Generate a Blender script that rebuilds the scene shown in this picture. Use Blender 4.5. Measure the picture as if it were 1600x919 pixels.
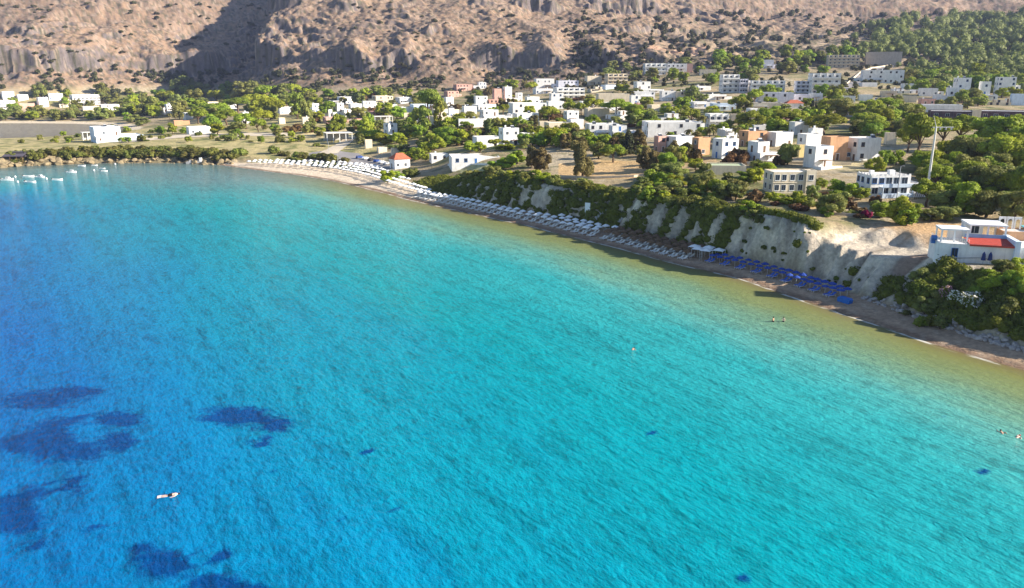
import bpy, math, random
import numpy as np
from mathutils import Vector, Matrix
for o in list(bpy.data.objects): bpy.data.objects.remove(o)
SC = bpy.context.scene; COL = SC.collection
random.seed(7); RS = np.random.RandomState(11)
# ---------------------------------------------------------------- camera
FPX = 1230.0; PITCH = math.radians(15.4); HC = 42.0
cam = bpy.data.objects.new('camera', bpy.data.cameras.new('camera')); COL.objects.link(cam)
cam.data.sensor_width = 36; cam.data.lens = FPX/1600*36; cam.data.clip_end = 8000
cam.location = (0, 0, HC); cam.rotation_euler = (math.pi/2-PITCH, 0, 0); SC.camera = cam
# ---------------------------------------------------------------- light
SUN_EL = math.radians(24); SUN_AZ = math.radians(99)      # azimuth clockwise from +Y
SVEC = Vector((math.cos(SUN_EL)*math.sin(SUN_AZ), math.cos(SUN_EL)*math.cos(SUN_AZ), math.sin(SUN_EL)))
wd = bpy.data.worlds.new('World'); SC.world = wd; wd.use_nodes = True
nt = wd.node_tree; bg = nt.nodes['Background']; sk = nt.nodes.new('ShaderNodeTexSky')
sk.sky_type = 'NISHITA'; sk.sun_disc = False; sk.sun_elevation = SUN_EL; sk.sun_rotation = SUN_AZ
sk.dust_density = 0.35; sk.ozone_density = 3.0
nt.links.new(sk.outputs[0], bg.inputs[0]); bg.inputs[1].default_value = 0.07
sl = bpy.data.lights.new('sun', 'SUN'); sl.energy = 5.0; sl.angle = math.radians(0.5); sl.color = (1, 0.91, 0.78)
so = bpy.data.objects.new('sun', sl); COL.objects.link(so); so.rotation_euler = SVEC.to_track_quat('Z', 'Y').to_euler()
SC.view_settings.view_transform = 'Standard'; SC.view_settings.look = 'None'
SC.view_settings.exposure = 1.45; SC.view_settings.gamma = 1
# ---------------------------------------------------------------- pixel <-> world (photo is 1600x919)
cP, sP = math.cos(PITCH), math.sin(PITCH)
def ray(px, py):
    u = (px-800)/FPX; v = (459.5-py)/FPX
    return u, cP+v*sP, -sP+v*cP
def plane(px, py, z=0.0):
    a, b, c = ray(px, py); t = (z-HC)/c
    return a*t, b*t
def at_y(px, py, y):
    a, b, c = ray(px, py); t = y/b
    return a*t, y, HC+c*t
def proj(x, y, z):
    f = y*cP-(z-HC)*sP; v = (y*sP+(z-HC)*cP)/f
    return 800+FPX*x/f, 459.5-FPX*v, f
# ---------------------------------------------------------------- noise
_perm = RS.permutation(256); _perm = np.concatenate([_perm, _perm, _perm])
_ga = RS.rand(256)*2*np.pi; _gx, _gy = np.cos(_ga), np.sin(_ga)
def pn(x, y):
    x = np.asarray(x, float); y = np.asarray(y, float)
    xi = np.floor(x).astype(int); yi = np.floor(y).astype(int); fx = x-xi; fy = y-yi
    xi &= 255; yi &= 255
    u = fx*fx*fx*(fx*(fx*6-15)+10); v = fy*fy*fy*(fy*(fy*6-15)+10)
    def g(ix, iy, dx, dy):
        h = _perm[_perm[ix]+iy]; return _gx[h]*dx+_gy[h]*dy
    a = g(xi, yi, fx, fy); b = g(xi+1, yi, fx-1, fy); c = g(xi, yi+1, fx, fy-1); d = g(xi+1, yi+1, fx-1, fy-1)
    return ((a*(1-u)+b*u)*(1-v)+(c*(1-u)+d*u)*v)*1.5
def fbm(x, y, o=4, g=.5, l=2.03):
    s = 0; a = 1
    for k in range(o): s = s+a*pn(x+k*17.3, y+k*9.1); x = x*l; y = y*l; a *= g
    return s
def ridged(x, y, o=4):
    s = 0; a = 1
    for k in range(o): s = s+a*(1-2*np.abs(pn(x+k*31.7, y+k*5.3))); x = x*2.1; y = y*2.1; a *= .5
    return s
def ss(a, b, x): t = np.clip((x-a)/(b-a), 0, 1); return t*t*(3-2*t)
def lerp(a, b, t): return a+(b-a)*t
# ---------------------------------------------------------------- coastline
SH = [(-400,262),(-150,263),(0,263),(25,260),(60,259),(110,257),(160,255),(220,255),(280,255),(320,257),(345,258),(375,262),(420,268),(470,274),
      (520,282),(560,291),(600,301),(640,312),(690,323),(740,334),(790,345),(830,353),(870,364),(920,376),(970,388),(1020,402),(1070,415),
      (1120,426),(1170,439),(1220,457),(1270,474),(1330,494),(1400,517),(1470,541),(1540,561),(1600,578),(1700,610),(1850,660)]
SP = np.array([p[0] for p in SH], float)
SW = np.array([plane(*p) for p in SH])
SP = np.concatenate([[-1200], SP, [2600]]); SW = np.vstack([[-1600, 385], SW, [220, -150]])
_t = np.gradient(SW, axis=0); _t /= np.linalg.norm(_t, axis=1)[:, None]
SN = np.stack([-_t[:, 1], _t[:, 0]], 1)
def shore(sp, d):
    x = np.interp(sp, SP, SW[:, 0]); y = np.interp(sp, SP, SW[:, 1])
    nx = np.interp(sp, SP, SN[:, 0]); ny = np.interp(sp, SP, SN[:, 1]); l = math.hypot(nx, ny)
    return x+nx/l*d, y+ny/l*d
def seg_dist(x, y, P, par):
    best = np.full(x.shape, 1e18); sd = np.zeros(x.shape); sp = np.zeros(x.shape)
    for i in range(len(P)-1):
        ax, ay = P[i]; dx, dy = P[i+1]-P[i]; L2 = dx*dx+dy*dy
        t = np.clip(((x-ax)*dx+(y-ay)*dy)/L2, 0, 1)
        ex = x-ax-t*dx; ey = y-ay-t*dy; q = ex*ex+ey*ey
        m = q < best; best = np.where(m, q, best)
        sd = np.where(m, np.where(dx*ey-dy*ex > 0, 1., -1.), sd); sp = np.where(m, par[i]+t*(par[i+1]-par[i]), sp)
    return sd*np.sqrt(best), sp
BAY = np.array([plane(*p) for p in [(-500,219),(0,218),(60,217),(125,213),(160,209),(192,207),(200,202),(185,197),(150,194.5),(100,193),(40,192.5),(-60,192.5),(-500,192.5)]])
def inside(x, y, P):
    c = np.zeros(x.shape, bool); j = len(P)-1
    for i in range(len(P)):
        xi, yi = P[i]; xj, yj = P[j]
        c ^= ((yi > y) != (yj > y)) & (x < (xj-xi)*(y-yi)/(yj-yi+1e-12)+xi); j = i
    return c
def bay_dist(x, y):                               # positive on land
    d, _ = seg_dist(x, y, np.vstack([BAY, BAY[:1]]), np.arange(len(BAY)+1.)); d = np.abs(d)
    return np.where(inside(x, y, BAY), -d, d)
# ---------------------------------------------------------------- height field
CP = [(60,225,470),(250,215,500),(400,215,480),(150,218,505),(450,205,520),(500,245,400),(560,250,388),(620,262,350),(600,215,470),(680,250,330),
 (760,245,330),(860,270,280),(950,275,260),(1000,260,285),(1100,280,240),(1227,302,205),(1350,322,190),(1450,322,190),(1550,412,140),(1600,422,138),
 (1580,330,180),(800,228,350),(900,215,390),(1190,252,262),(1340,252,262),(1500,260,242),(1050,212,362),(1000,190,430),(1200,200,380),(1450,200,362),
 (1580,200,362),(700,190,480),(600,190,560),(500,180,640),(400,190,620),(300,190,650),(250,170,800),(100,170,860),(0,187,782),(150,187,772),
 (700,165,640),(850,160,600),(1000,155,580),(1170,145,580),(1300,145,560),(1530,155,520),(1450,150,540),(100,150,1010),(250,150,1000),(-100,150,1010),(430,150,930),(600,146,880),
 (800,142,860),(900,125,800),(1050,115,760),(1200,105,780),(1315,104,800),(1390,126,680),(1345,130,640),(1500,120,700),(1590,130,650),
 (1200,60,1100),(1400,60,1050),(1590,60,1000),(1500,20,1300),(1000,70,1000),(1300,25,1300),
 (100,120,1045),(100,88,1070),(100,0,1260),(340,125,1040),(340,0,1260),(-100,88,1070),(-100,0,1260),(250,100,1055),
 (480,105,970),(600,100,965),(600,76,1000),(600,0,1170),(480,0,1160),(800,100,960),(800,78,985),(800,0,1200),(950,20,1200),(1080,20,1250),(1700,30,1200)]
CW = np.array([at_y(*c) for c in CP])
CW = np.vstack([CW, [(-1500,400,5),(-1300,900,14),(-1300,1200,110),(-1500,1800,300),(-600,1800,330),(0,1800,340),(700,1800,300),(1500,1600,200),(1300,1000,70),
   (900,500,40),(500,200,22),(240,60,12),(160,110,11),(300,20,14),(-600,2600,420),(600,2600,420),(-900,480,5),(-900,900,14)]])
def _U(r2): return np.where(r2 > 1e-9, r2*np.log(np.maximum(r2, 1e-9)), 0)
_X = CW[:, 0]/500; _Y = CW[:, 1]/500; _n = len(CW)
_K = _U((_X[:, None]-_X)**2+(_Y[:, None]-_Y)**2)+np.eye(_n)*2e-3
_P = np.stack([np.ones(_n), _X, _Y], 1)
_A = np.zeros((_n+3, _n+3)); _A[:_n, :_n] = _K; _A[:_n, _n:] = _P; _A[_n:, :_n] = _P.T
_W = np.linalg.solve(_A, np.concatenate([CW[:, 2], [0, 0, 0]]))
def tps(x, y):
    X = x/500; Y = y/500; z = _W[_n]+_W[_n+1]*X+_W[_n+2]*Y
    for i in range(_n): z = z+_W[i]*_U((X-_X[i])**2+(Y-_Y[i])**2)
    return z
def tab(sp, *kv): return np.interp(sp, kv[0::2], kv[1::2])
def beach_w(sp): return tab(sp, 0,1.5, 330,2, 345,5, 380,14, 430,27, 480,33, 520,27, 560,20, 600,14, 640,11.5, 700,10.3, 900,10.3, 1000,10.5, 1100,10, 1200,9.2, 1270,10, 1330,9, 1400,8, 1600,7)
def cliff_w(sp): return tab(sp, 0,9, 330,9, 380,8, 600,9, 660,8, 780,7, 900,7.5, 1000,6, 1100,5, 1140,3.6, 1175,3.6, 1202,4.5, 1230,6.3, 1270,7.2, 1310,11, 1340,13, 1420,13, 1600,14)
def cliff_t(sp): return tab(sp, 0,3.6, 200,3.8, 330,3.8, 380,2.6, 560,2.6, 610,3.2, 650,5.5, 690,8.2, 760,9.6, 860,9.8, 950,10.4, 1050,11, 1150,12.0, 1172,11.6, 1200,8.3, 1230,7.5, 1280,7.6, 1320,8.6, 1420,8.6, 1600,8.4)
def height(x, y, full=True):
    d, sp = seg_dist(x, y, SW, SP)
    # mountain cove left of the rock buttress: shift the surface back
    xb = -322+(y-1000)*-0.10+6*pn(y/25., y*0+3)
    cv = np.where(x < xb, ss(xb+1, xb-18, x)*ss(xb-330, xb-90, x), 0)*ss(880, 1000, y)
    P = tps(x, y-115*cv)
    P = np.maximum(P, 1.5)
    mt = ss(30, 52, P)*ss(700, 900, y)
    left = 1-ss(150, 420, x-0.15*(y-900))
    # cliff bands: steps where the slope crosses certain levels
    n1 = fbm(x/70, y/70, 4)
    Q = P+n1*5*mt
    for lv, hh, wv, sd in ((57, 20, 2.0, 1.), (136, 17, 3.0, 7.), (98, 6, 2.5, 13.)):
        am = np.clip((.42 if lv == 57 else .3)+1.7*pn(x/58+sd, y/200), 0, 1.0)*lerp(.3, 1., left)
        if lv == 136: am = am*ss(-430, -330, x)
        st = ss(lv-wv, lv+wv, Q+3.5*pn(x/17+sd, y/17)+1.6*pn(x/6+sd, y/6)+9*pn(x/95+sd*2, y/300))
        Q = Q+mt*am*hh*(st*ss(lv+45, lv-8, P)-.40*ss(lv-32, lv-3, P)*ss(lv+10, lv-1, P)*(1-st))
    tf = Q/10.5+.9*pn(x/55, y/120)+.35*pn(x/13, y/30); fr = tf-np.floor(tf)
    Q = Q+mt*(ss(.38, .62, fr)-fr)*10.5*.62*np.clip(.12+1.6*pn(x/60+4, y/190), 0, 1)*lerp(.4, 1, left)
    z = np.where(mt > 0, lerp(P, Q, np.minimum(mt*1.5, 1)), P)
    rg = ridged(x/46, y/26, 4)
    z = z+mt*((rg-.6)*lerp(.8, .7, left)+1.5*fbm(x/8, y/9, 3)+.5*ridged(x/4.5, y/5, 2))
    wb = np.exp(-((x-xb-22)/34)**2)*ss(870, 940, y)           # broken crags on the buttress
    z = z+wb*mt*(ridged(x/16, y/16, 3)*5)
    z = z+fbm(x/18, y/18, 3)*.35*ss(4, 12, d)*(1-mt)
    # coast profile
    bw = beach_w(sp); cw = cliff_w(sp); ct = cliff_t(sp)
    arc = x*-.53+y*.85
    rib = np.where(sp > 600, 1., .5)
    de = d+rib*(2.0*pn(arc/6.5, d/40)+1.8*pn(arc/2.4+9, d/18)+.8*pn(arc/1.0, d/7))*ss(0, 3, d-bw+1)*(sp > 620)
    de = np.where(sp <= 350, d+1.6*fbm(x/7, y/7, 3), de)
    zb = np.minimum(bw*.10, 1.7)
    hb = np.where(d < 0, d*.09, zb*np.clip(d/np.maximum(bw, .1), 0, 1)**.8)
    k = np.clip((de-bw)/cw, 0, 1); k = np.where(sp > 1085, k**.95, ss(-.15, 1, k)*1.0)
    k = np.clip(k, 0, 1)
    shelf = ss(1176, 1204, sp)*ss(1330, 1285, sp)
    top = lerp(ct, z, ss(0, 1, (d-bw-cw-8*shelf+2.5*pn(x/5, y/5)*shelf)/lerp(28., 9., shelf)))
    zc = np.where(de < bw, hb, lerp(zb, top, k))
    rough = (sp <= 350)*ss(0, 1.5, d)*ss(14, 7, d)*np.maximum(ridged(x/5, y/5, 3)-.3, 0)*.9
    zc = zc+rough
    h = np.where(d < bw, hb+(rough if full else 0), np.minimum(zc, np.maximum(z, ct)+3))
    b = bay_dist(x, y)
    far = ss(0, 30, b)
    h = np.where((x < -200) & (y > 430) & (b < 60), np.minimum(h, np.where(b < 0, b*.05, .1+b*.11)), h)
    return h, d, sp, b
# polar tessellation: fine where the picture is fine
AZ = np.linspace(math.radians(-41), math.radians(41), 880)
RR = np.concatenate([np.arange(62, 112, 2.), np.arange(112, 330, .8), np.arange(330, 520, 1.3), np.arange(520, 860, 2.4), np.arange(860, 1330, 2.2), np.arange(1330, 2300, 9.)])
GX = RR[:, None]*np.sin(AZ)[None]; GY = RR[:, None]*np.cos(AZ)[None]
GH, GD, GS, GB = height(GX, GY)
GT = (GH-HC)/RR[:, None]
def _gi(x, y):
    a = np.arctan2(x, y); r = np.hypot(x, y)
    j = np.clip((a-AZ[0])/(AZ[1]-AZ[0]), 0, len(AZ)-1.001); i = np.clip(np.interp(r, RR, np.arange(len(RR))), 0, len(RR)-1.001)
    return i, j
def hz(x, y):
    i, j = _gi(x, y); i0 = int(i); j0 = int(j); u = i-i0; v = j-j0
    return float((GH[i0, j0]*(1-u)+GH[i0+1, j0]*u)*(1-v)+(GH[i0, j0+1]*(1-u)+GH[i0+1, j0+1]*u)*v)
def gfield(F, x, y):
    i, j = _gi(x, y); return float(F[int(round(float(i))), int(round(float(j)))])
def ground(px, py, rmin=95):
    a, b, c = ray(px, py); az = math.atan2(a, b); t = c/math.hypot(a, b)
    j = int(round(min(max((az-AZ[0])/(AZ[1]-AZ[0]), 0), len(AZ)-1)))
    m = np.nonzero((GT[:, j] >= t) & (RR > rmin))[0]
    if len(m) == 0: i = len(RR)-1; r = RR[i]
    else:
        i = m[0]
        if i > 0 and GT[i, j] > GT[i-1, j]: r = RR[i-1]+(RR[i]-RR[i-1])*min(max((t-GT[i-1, j])/(GT[i, j]-GT[i-1, j]), 0), 1)
        else: r = RR[i]
    x, y = r*math.sin(az), r*math.cos(az)
    return x, y, hz(x, y)
# ---------------------------------------------------------------- mesh and material helpers
def mesh_np(name, V, F, mats=(), midx=None, smooth=False):
    V = np.asarray(V, np.float32); F = np.asarray(F, np.int32); k = F.shape[1]
    me = bpy.data.meshes.new(name); me.vertices.add(len(V)); me.vertices.foreach_set('co', V.ravel())
    me.loops.add(F.size); me.loops.foreach_set('vertex_index', F.ravel())
    me.polygons.add(len(F)); me.polygons.foreach_set('loop_start', np.arange(0, F.size, k, dtype=np.int32))
    if midx is not None: me.polygons.foreach_set('material_index', np.asarray(midx, np.int32))
    if smooth: me.polygons.foreach_set('use_smooth', np.ones(len(F), bool))
    for m in mats: me.materials.append(m)
    me.update(calc_edges=True); me.validate(); return me
def attr(me, name, vals, kind='FLOAT'):
    a = me.attributes.new(name, kind, 'POINT')
    if kind == 'FLOAT': a.data.foreach_set('value', np.asarray(vals, np.float32).ravel())
    else: a.data.foreach_set('color', np.asarray(vals, np.float32).ravel())
def link(name, me, parent=None):
    o = bpy.data.objects.new(name, me); COL.objects.link(o)
    if parent: o.parent = parent
    return o
def struct(name, me, kind='structure'):
    o = link(name, me); o['kind'] = kind; return o
class N:
    def __init__(s, name):
        s.m = bpy.data.materials.new(name); s.m.use_nodes = True; s.t = s.m.node_tree; s.p = s.t.nodes['Principled BSDF']
        s.p.inputs['Specular IOR Level'].default_value = .2
    def n(s, typ, **kw):
        x = s.t.nodes.new('ShaderNode'+typ)
        for k, v in kw.items():
            if k in x.inputs: x.inputs[k].default_value = v
            else: setattr(x, k, v)
        return x
    def l(s, a, b): s.t.links.new(a, b)
    def noise(s, scale, detail=4, src=None, rough=.55):
        x = s.n('TexNoise'); x.inputs['Scale'].default_value = scale; x.inputs['Detail'].default_value = detail; x.inputs['Roughness'].default_value = rough
        if src: s.l(src, x.inputs['Vector'])
        return x.outputs[0]
    def mapr(s, v, a, b, c, d):
        x = s.n('MapRange'); s.l(v, x.inputs[0])
        for i, q in enumerate((a, b, c, d)): x.inputs[i+1].default_value = q
        return x.outputs[0]
    def math(s, op, a, b=None):
        x = s.n('Math'); x.operation = op
        for i, q in enumerate((a, b)):
            if q is None: continue
            if isinstance(q, (int, float)): x.inputs[i].default_value = q
            else: s.l(q, x.inputs[i])
        return x.outputs[0]
    def mix(s, f, a, b, mode='MIX'):
        x = s.n('Mix'); x.data_type = 'RGBA'; x.blend_type = mode
        for q, i in ((f, 0), (a, 6), (b, 7)):
            if isinstance(q, (int, float)): x.inputs[i].default_value = q
            elif isinstance(q, tuple): x.inputs[i].default_value = (*q, 1)
            else: s.l(q, x.inputs[i])
        return x.outputs[2]
    def col(s, c): s.l(c, s.p.inputs['Base Color'])
    def rough(s, r): s.p.inputs['Roughness'].default_value = r
    def bump(s, h, dist, strength=1.0):
        x = s.n('Bump'); x.inputs['Distance'].default_value = dist; x.inputs['Strength'].default_value = strength
        s.l(h, x.inputs['Height']); s.l(x.outputs[0], s.p.inputs['Normal'])
def plain(name, c, rough=.8, var=.18, scale=.8, bump=0):
    m = N(name); tc = m.n('TexCoord'); nz = m.noise(scale, 4, tc.outputs['Object'])
    f = m.mapr(nz, .3, .7, 1-var, 1+var*.6)
    m.col(m.mix(1., c, f, 'MULTIPLY')); m.rough(rough)
    if bump: m.bump(m.noise(scale*6, 3, tc.outputs['Object']), bump)
    return m.m
# ---------------------------------------------------------------- ground sheet
def grad_slope():
    dr = np.gradient(GH, RR, axis=0); da = np.gradient(GH, AZ, axis=1)/RR[:, None]
    return np.hypot(dr, da)
GSL = grad_slope()
GP = np.stack(proj(GX, GY, GH)[:2], -1)
def poly_px(pts, z=None): return np.array([ground(*p)[:2] for p in pts])
def ground_colour():
    X, Y, H, D, S, B, SL = GX, GY, GH, GD, GS, GB, GSL
    def c(*a): return np.array(a)[None, None, :]
    def mx(A, Bc, t): return A+(Bc-A)*np.clip(t, 0, 1)[..., None]
    n1 = fbm(X/40, Y/40, 4); n2 = fbm(X/9, Y/9, 4); n3 = fbm(X/2.5, Y/2.5, 3)
    C = np.broadcast_to(c(.35, .27, .155), X.shape+(3,)).copy()
    C = mx(C, c(.20, .19, .075), ss(-.1, .5, n1+.5*n2))
    C = mx(C, c(.41, .34, .23), ss(.25, .7, -n1+.4*n3))
    C = mx(C, c(.10, .11, .045), ss(.35, .7, n2+.3*n3)*.7)
    # straw headland
    hl = (S < 420)*ss(10, 18, D)*(Y < 640)
    C = mx(C, mx(np.broadcast_to(c(.42, .35, .165), C.shape), c(.20, .20, .07), ss(-.05, .5, n2)), hl*.9)
    # mountain
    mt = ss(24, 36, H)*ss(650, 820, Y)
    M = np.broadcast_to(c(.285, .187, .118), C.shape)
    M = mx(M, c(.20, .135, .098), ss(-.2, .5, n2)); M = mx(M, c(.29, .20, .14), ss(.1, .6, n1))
    M = mx(M, c(.15, .125, .12), ss(.9, 1.5, SL+.3*n3)); M = mx(M, c(.11, .09, .085), ss(.1, .6, n3+.3*n2)*ss(.95, 1.4, SL)*.8)  # steep grey rock, darkened in the colour to stand for cliff shade
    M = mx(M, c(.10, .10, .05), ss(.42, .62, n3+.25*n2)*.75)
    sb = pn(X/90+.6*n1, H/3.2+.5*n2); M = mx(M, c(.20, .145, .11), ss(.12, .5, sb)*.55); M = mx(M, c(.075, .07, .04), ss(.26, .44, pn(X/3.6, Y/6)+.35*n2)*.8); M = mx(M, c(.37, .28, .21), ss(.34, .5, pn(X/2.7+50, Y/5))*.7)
    right = ss(60, 330, X-.15*(Y-800))
    R = mx(np.broadcast_to(c(.25, .185, .12), C.shape), c(.095, .095, .045), ss(-.15, .45, n2+.5*n3))
    R = mx(R, c(.36, .27, .18), ss(.15, .5, n1-.3*n2))
    M = mx(M, R, right*ss(1250, 1000, Y))
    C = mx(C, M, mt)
    for pts, cc in (([(872,256),(930,250),(1010,252),(1015,272),(990,280),(872,278)], (.54, .36, .17)), ([(1075,245),(1120,246),(1118,262),(1060,264)], (.50, .35, .18)), ([(712,259),(786,253),(770,268),(720,270)], (.42, .40, .20)), ([(735,222),(812,230),(800,240),(730,234)], (.16, .20, .06)),
                    ([(1258,318),(1300,318),(1290,330),(1250,330)], (.50, .36, .18)), ([(470,206),(560,200),(575,214),(470,216)], (.54, .44, .24)), ([(1280,250),(1360,250),(1350,266),(1270,266)], (.48, .40, .22)), ([(1000,80),(1110,72),(1100,80),(990,90)], (.50, .31, .20))):
        P = poly_px(pts); C = mx(C, np.broadcast_to(c(*cc), C.shape)*(1+.25*n3)[..., None], inside(X, Y, P)*.9)
    # coast
    bw = beach_w(S); cw = cliff_w(S)
    K = np.broadcast_to(c(.58, .50, .385), C.shape)
    K = mx(K, c(.42, .36, .29), ss(-.1, .5, n3+.6*pn((X*-.53+Y*.85)/1.3, H/6)))
    K = mx(K, c(.70, .60, .45), ss(.15, .6, -n2)); K = mx(K, c(.30, .25, .19), ss(-.05, -.55, pn((X*-.53+Y*.85)/2.4+9, D/18)+.4*n3)*.8)
    zone = (S > 600)*ss(-1, 1.5, D-bw)*ss(5, 0, D-bw-cw)
    shelf = ss(1172, 1200, S)*ss(1335, 1290, S)
    zone = np.maximum(zone, shelf*ss(-1, 1.5, D-bw)*ss(27, 20, D-bw))
    C = mx(C, K, zone)
    C = mx(C, c(.50, .31, .15), shelf*ss(18, 22, D-bw+3*n2)*ss(42, 32, D-bw)*.85)
    C = mx(C, c(.30, .19, .13), ss(1282, 1292, S)*ss(1318, 1308, S)*ss(4, 8, D-bw)*ss(20, 14, D-bw)*.8)
    hr = (S <= 350)*ss(9, 4, D)
    C = mx(C, mx(np.broadcast_to(c(.21, .17, .10), C.shape), c(.07, .065, .04), ss(.0, .5, n3+.4*n2)), hr*.95)
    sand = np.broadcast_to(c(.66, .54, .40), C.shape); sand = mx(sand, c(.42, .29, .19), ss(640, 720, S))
    sand = mx(sand, c(.24, .155, .10), ss(2.6, .6, D+.6*n2)); sand = mx(sand, c(.48, .40, .30), ss(.2, .6, n3)*.3)
    C = mx(C, sand, (S > 345)*ss(.8, -.8, D-bw))
    by = (X < -200)*(Y > 500)*ss(14, 9, B)
    C = mx(C, np.broadcast_to(c(.60, .50, .36), C.shape), by)
    return C
GC = ground_colour()
def build_ground():
    nr, na = GX.shape
    idx = np.arange(nr*na).reshape(nr, na)
    q = np.stack([idx[:-1, :-1], idx[:-1, 1:], idx[1:, 1:], idx[1:, :-1]], -1).reshape(-1, 4)[:, ::-1]
    up = (GH > -.7).ravel(); keep = up[q].any(1); q = q[keep]
    used = np.unique(q); mp = np.full(nr*na, -1); mp[used] = np.arange(len(used)); q = mp[q]
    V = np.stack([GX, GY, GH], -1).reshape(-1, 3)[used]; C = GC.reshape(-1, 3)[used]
    m = N('ground_mat'); at = m.n('Attribute', attribute_name='tint'); tc = m.n('TexCoord')
    a = m.mapr(m.noise(1.3, 6, tc.outputs['Object'], .65), .3, .7, .68, 1.25)
    b = m.mapr(m.noise(.22, 5, tc.outputs['Object'], .6), .3, .7, .82, 1.15)
    m.col(m.mix(1., m.mix(1., at.outputs[0], a, 'MULTIPLY'), b, 'MULTIPLY')); m.rough(.95)
    m.bump(m.noise(.8, 7, tc.outputs['Object'], .7), .55)
    V0 = V[:, 1]
    fm = V[q].mean(1)
    mtn = (fm[:, 1] > 830)
    for nm, sel in (('ground', ~mtn), ('mountain', mtn)):
        f = q[sel]; u = np.unique(f); mp2 = np.full(len(V), -1); mp2[u] = np.arange(len(u))
        me = mesh_np(nm, V[u], mp2[f], [m.m], smooth=True)
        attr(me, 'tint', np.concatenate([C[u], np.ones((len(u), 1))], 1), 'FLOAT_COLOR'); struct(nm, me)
build_ground()
# ---------------------------------------------------------------- sea
WEED = [(60,625,60,14),(120,612,45,9),(185,655,40,12),(75,690,45,30),(125,705,35,16),(185,690,30,15),(25,695,40,14),(95,660,25,9),(370,650,58,15),(430,663,30,12),(408,692,18,8),(362,716,10,6),
  (418,738,9,6),(255,882,44,24),(225,864,26,18),(345,865,16,16),(335,915,52,20),(390,920,34,12),(30,815,45,22),(50,770,30,12),(20,790,40,14),(150,830,18,9),(50,856,20,9),(115,755,20,18),
  (660,680,7,4),(722,671,8,4),(757,726,6,4),(1020,680,12,4),(845,682,7,3),(530,808,8,4),(572,705,6,4),(610,795,6,4),(1165,908,16,8),(1535,735,14,4),(985,598,5,2),(1130,650,6,3),(1140,598,6,2),(1480,650,8,3),(700,640,5,3),(130,655,18,5)]
def build_sea():
    gx = np.unique(np.concatenate([np.linspace(-1500, -260, 60), np.arange(-260, 130, 1.6), np.linspace(130, 700, 20)]))
    gy = np.unique(np.concatenate([np.linspace(-500, 45, 14), np.arange(45, 330, 1.6), np.arange(330, 430, 3.), np.linspace(430, 900, 60)]))
    X, Y = np.meshgrid(gx, gy); nr, na = X.shape
    d, sp = seg_dist(X, Y, SW, SP); d = -d
    b = -bay_dist(X, Y); inb = (b > -20) & (Y > 450)
    W = np.zeros(X.shape)
    for px, py, rx, ry in WEED:
        cx, cy = plane(px, py); ex, ey = plane(px+rx, py); fx, fy = plane(px, py-ry)
        a = abs(ex-cx); bb = abs(fy-cy)
        W = np.maximum(W, 1-np.sqrt(((X-cx-(Y-cy)*cx/cy)/a)**2+((Y-cy)/bb)**2)*.56)
    idx = np.arange(nr*na).reshape(nr, na)
    q = np.stack([idx[:-1, :-1], idx[:-1, 1:], idx[1:, 1:], idx[1:, :-1]], -1).reshape(-1, 4)
    dd = np.where(inb, np.clip(b, -5, 500)*.3+2, d); land = (dd < -12).ravel()
    q = q[~land[q].all(1)]
    m = N('water_mat'); tc = m.n('TexCoord'); O = tc.outputs['Object']
    sh = m.n('Attribute', attribute_name='shore').outputs['Fac']; wd_ = m.n('Attribute', attribute_name='weed').outputs['Fac']
    mp = m.n('Mapping'); m.l(O, mp.inputs[0]); mp.inputs['Rotation'].default_value = (0, 0, math.radians(-32)); 
    st = m.n('Mapping'); m.l(mp.outputs[0], st.inputs[0]); st.inputs['Scale'].default_value = (1, .26, 1)
    wig = m.math('MULTIPLY', m.math('SUBTRACT', m.noise(.045, 4, st.outputs[0]), .5), 34.)
    wig = m.math('MULTIPLY', wig, m.mapr(sh, 0, 30, .08, 1.))
    wg2 = m.math('MULTIPLY', m.math('SUBTRACT', m.noise(.35, 3, st.outputs[0]), .5), 7.)
    wg2 = m.math('MULTIPLY', wg2, m.mapr(sh, 0, 40, .1, 1.))
    dd_ = m.math('ADD', m.math('ADD', sh, wig), wg2)
    rp = m.n('ValToRGB'); m.l(m.mapr(dd_, 0, 220, 0, 1), rp.inputs[0])
    stops = [(0, (.15, .105, .06)), (.7, (.165, .135, .06)), (4, (.165, .175, .06)), (10, (.145, .19, .08)), (16, (.11, .215, .14)), (24, (.06, .235, .21)), (36, (.018, .225, .232)),
             (62, (.0012, .188, .215)), (92, (.0005, .158, .230)), (112, (.0004, .120, .248)), (136, (.0004, .074, .235)), (210, (.0005, .044, .165))]
    e = rp.color_ramp.elements
    while len(e) < len(stops): e.new(.5)
    for i, (p, c) in enumerate(stops): e[i].position = p/220; e[i].color = (*c, 1)
    wn = m.math('ADD', wd_, m.math('MULTIPLY', m.math('SUBTRACT', m.noise(.6, 8, O, .74), .5), 1.25))
    f = m.mapr(wn, .30, .58, 0, .97)
    foam = m.math('MULTIPLY', m.mapr(m.noise(.7, 5, st.outputs[0]), .46, .56, 0, 1), m.math('MULTIPLY', m.mapr(sh, .1, .35, 0, 1), m.mapr(sh, 1.1, .6, 0, 1)))
    refl = m.n('Attribute', attribute_name='painted_reflection').outputs['Fac']
    bay = m.mapr(refl, 1.2, 1.9, 0, 1); base = m.mix(m.mapr(m.math('ADD', refl, m.math('MULTIPLY', m.math('SUBTRACT', m.noise(.03, 4, st.outputs[0]), .5), .6)), .1, .9, 0, .9), rp.outputs[0], (.085, .145, .15))  # grey reflection of the land painted into headland and bay water colour
    base = m.mix(bay, base, (.18, .165, .135)); cc = m.mix(f, base, (.0004, .036, .135)); rd = lambda v: m.math('POWER', m.math('MAXIMUM', m.math('SUBTRACT', 1., m.math('ABSOLUTE', m.math('MULTIPLY', m.math('SUBTRACT', v, .5), 4.2))), 0.), 2.2)
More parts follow.
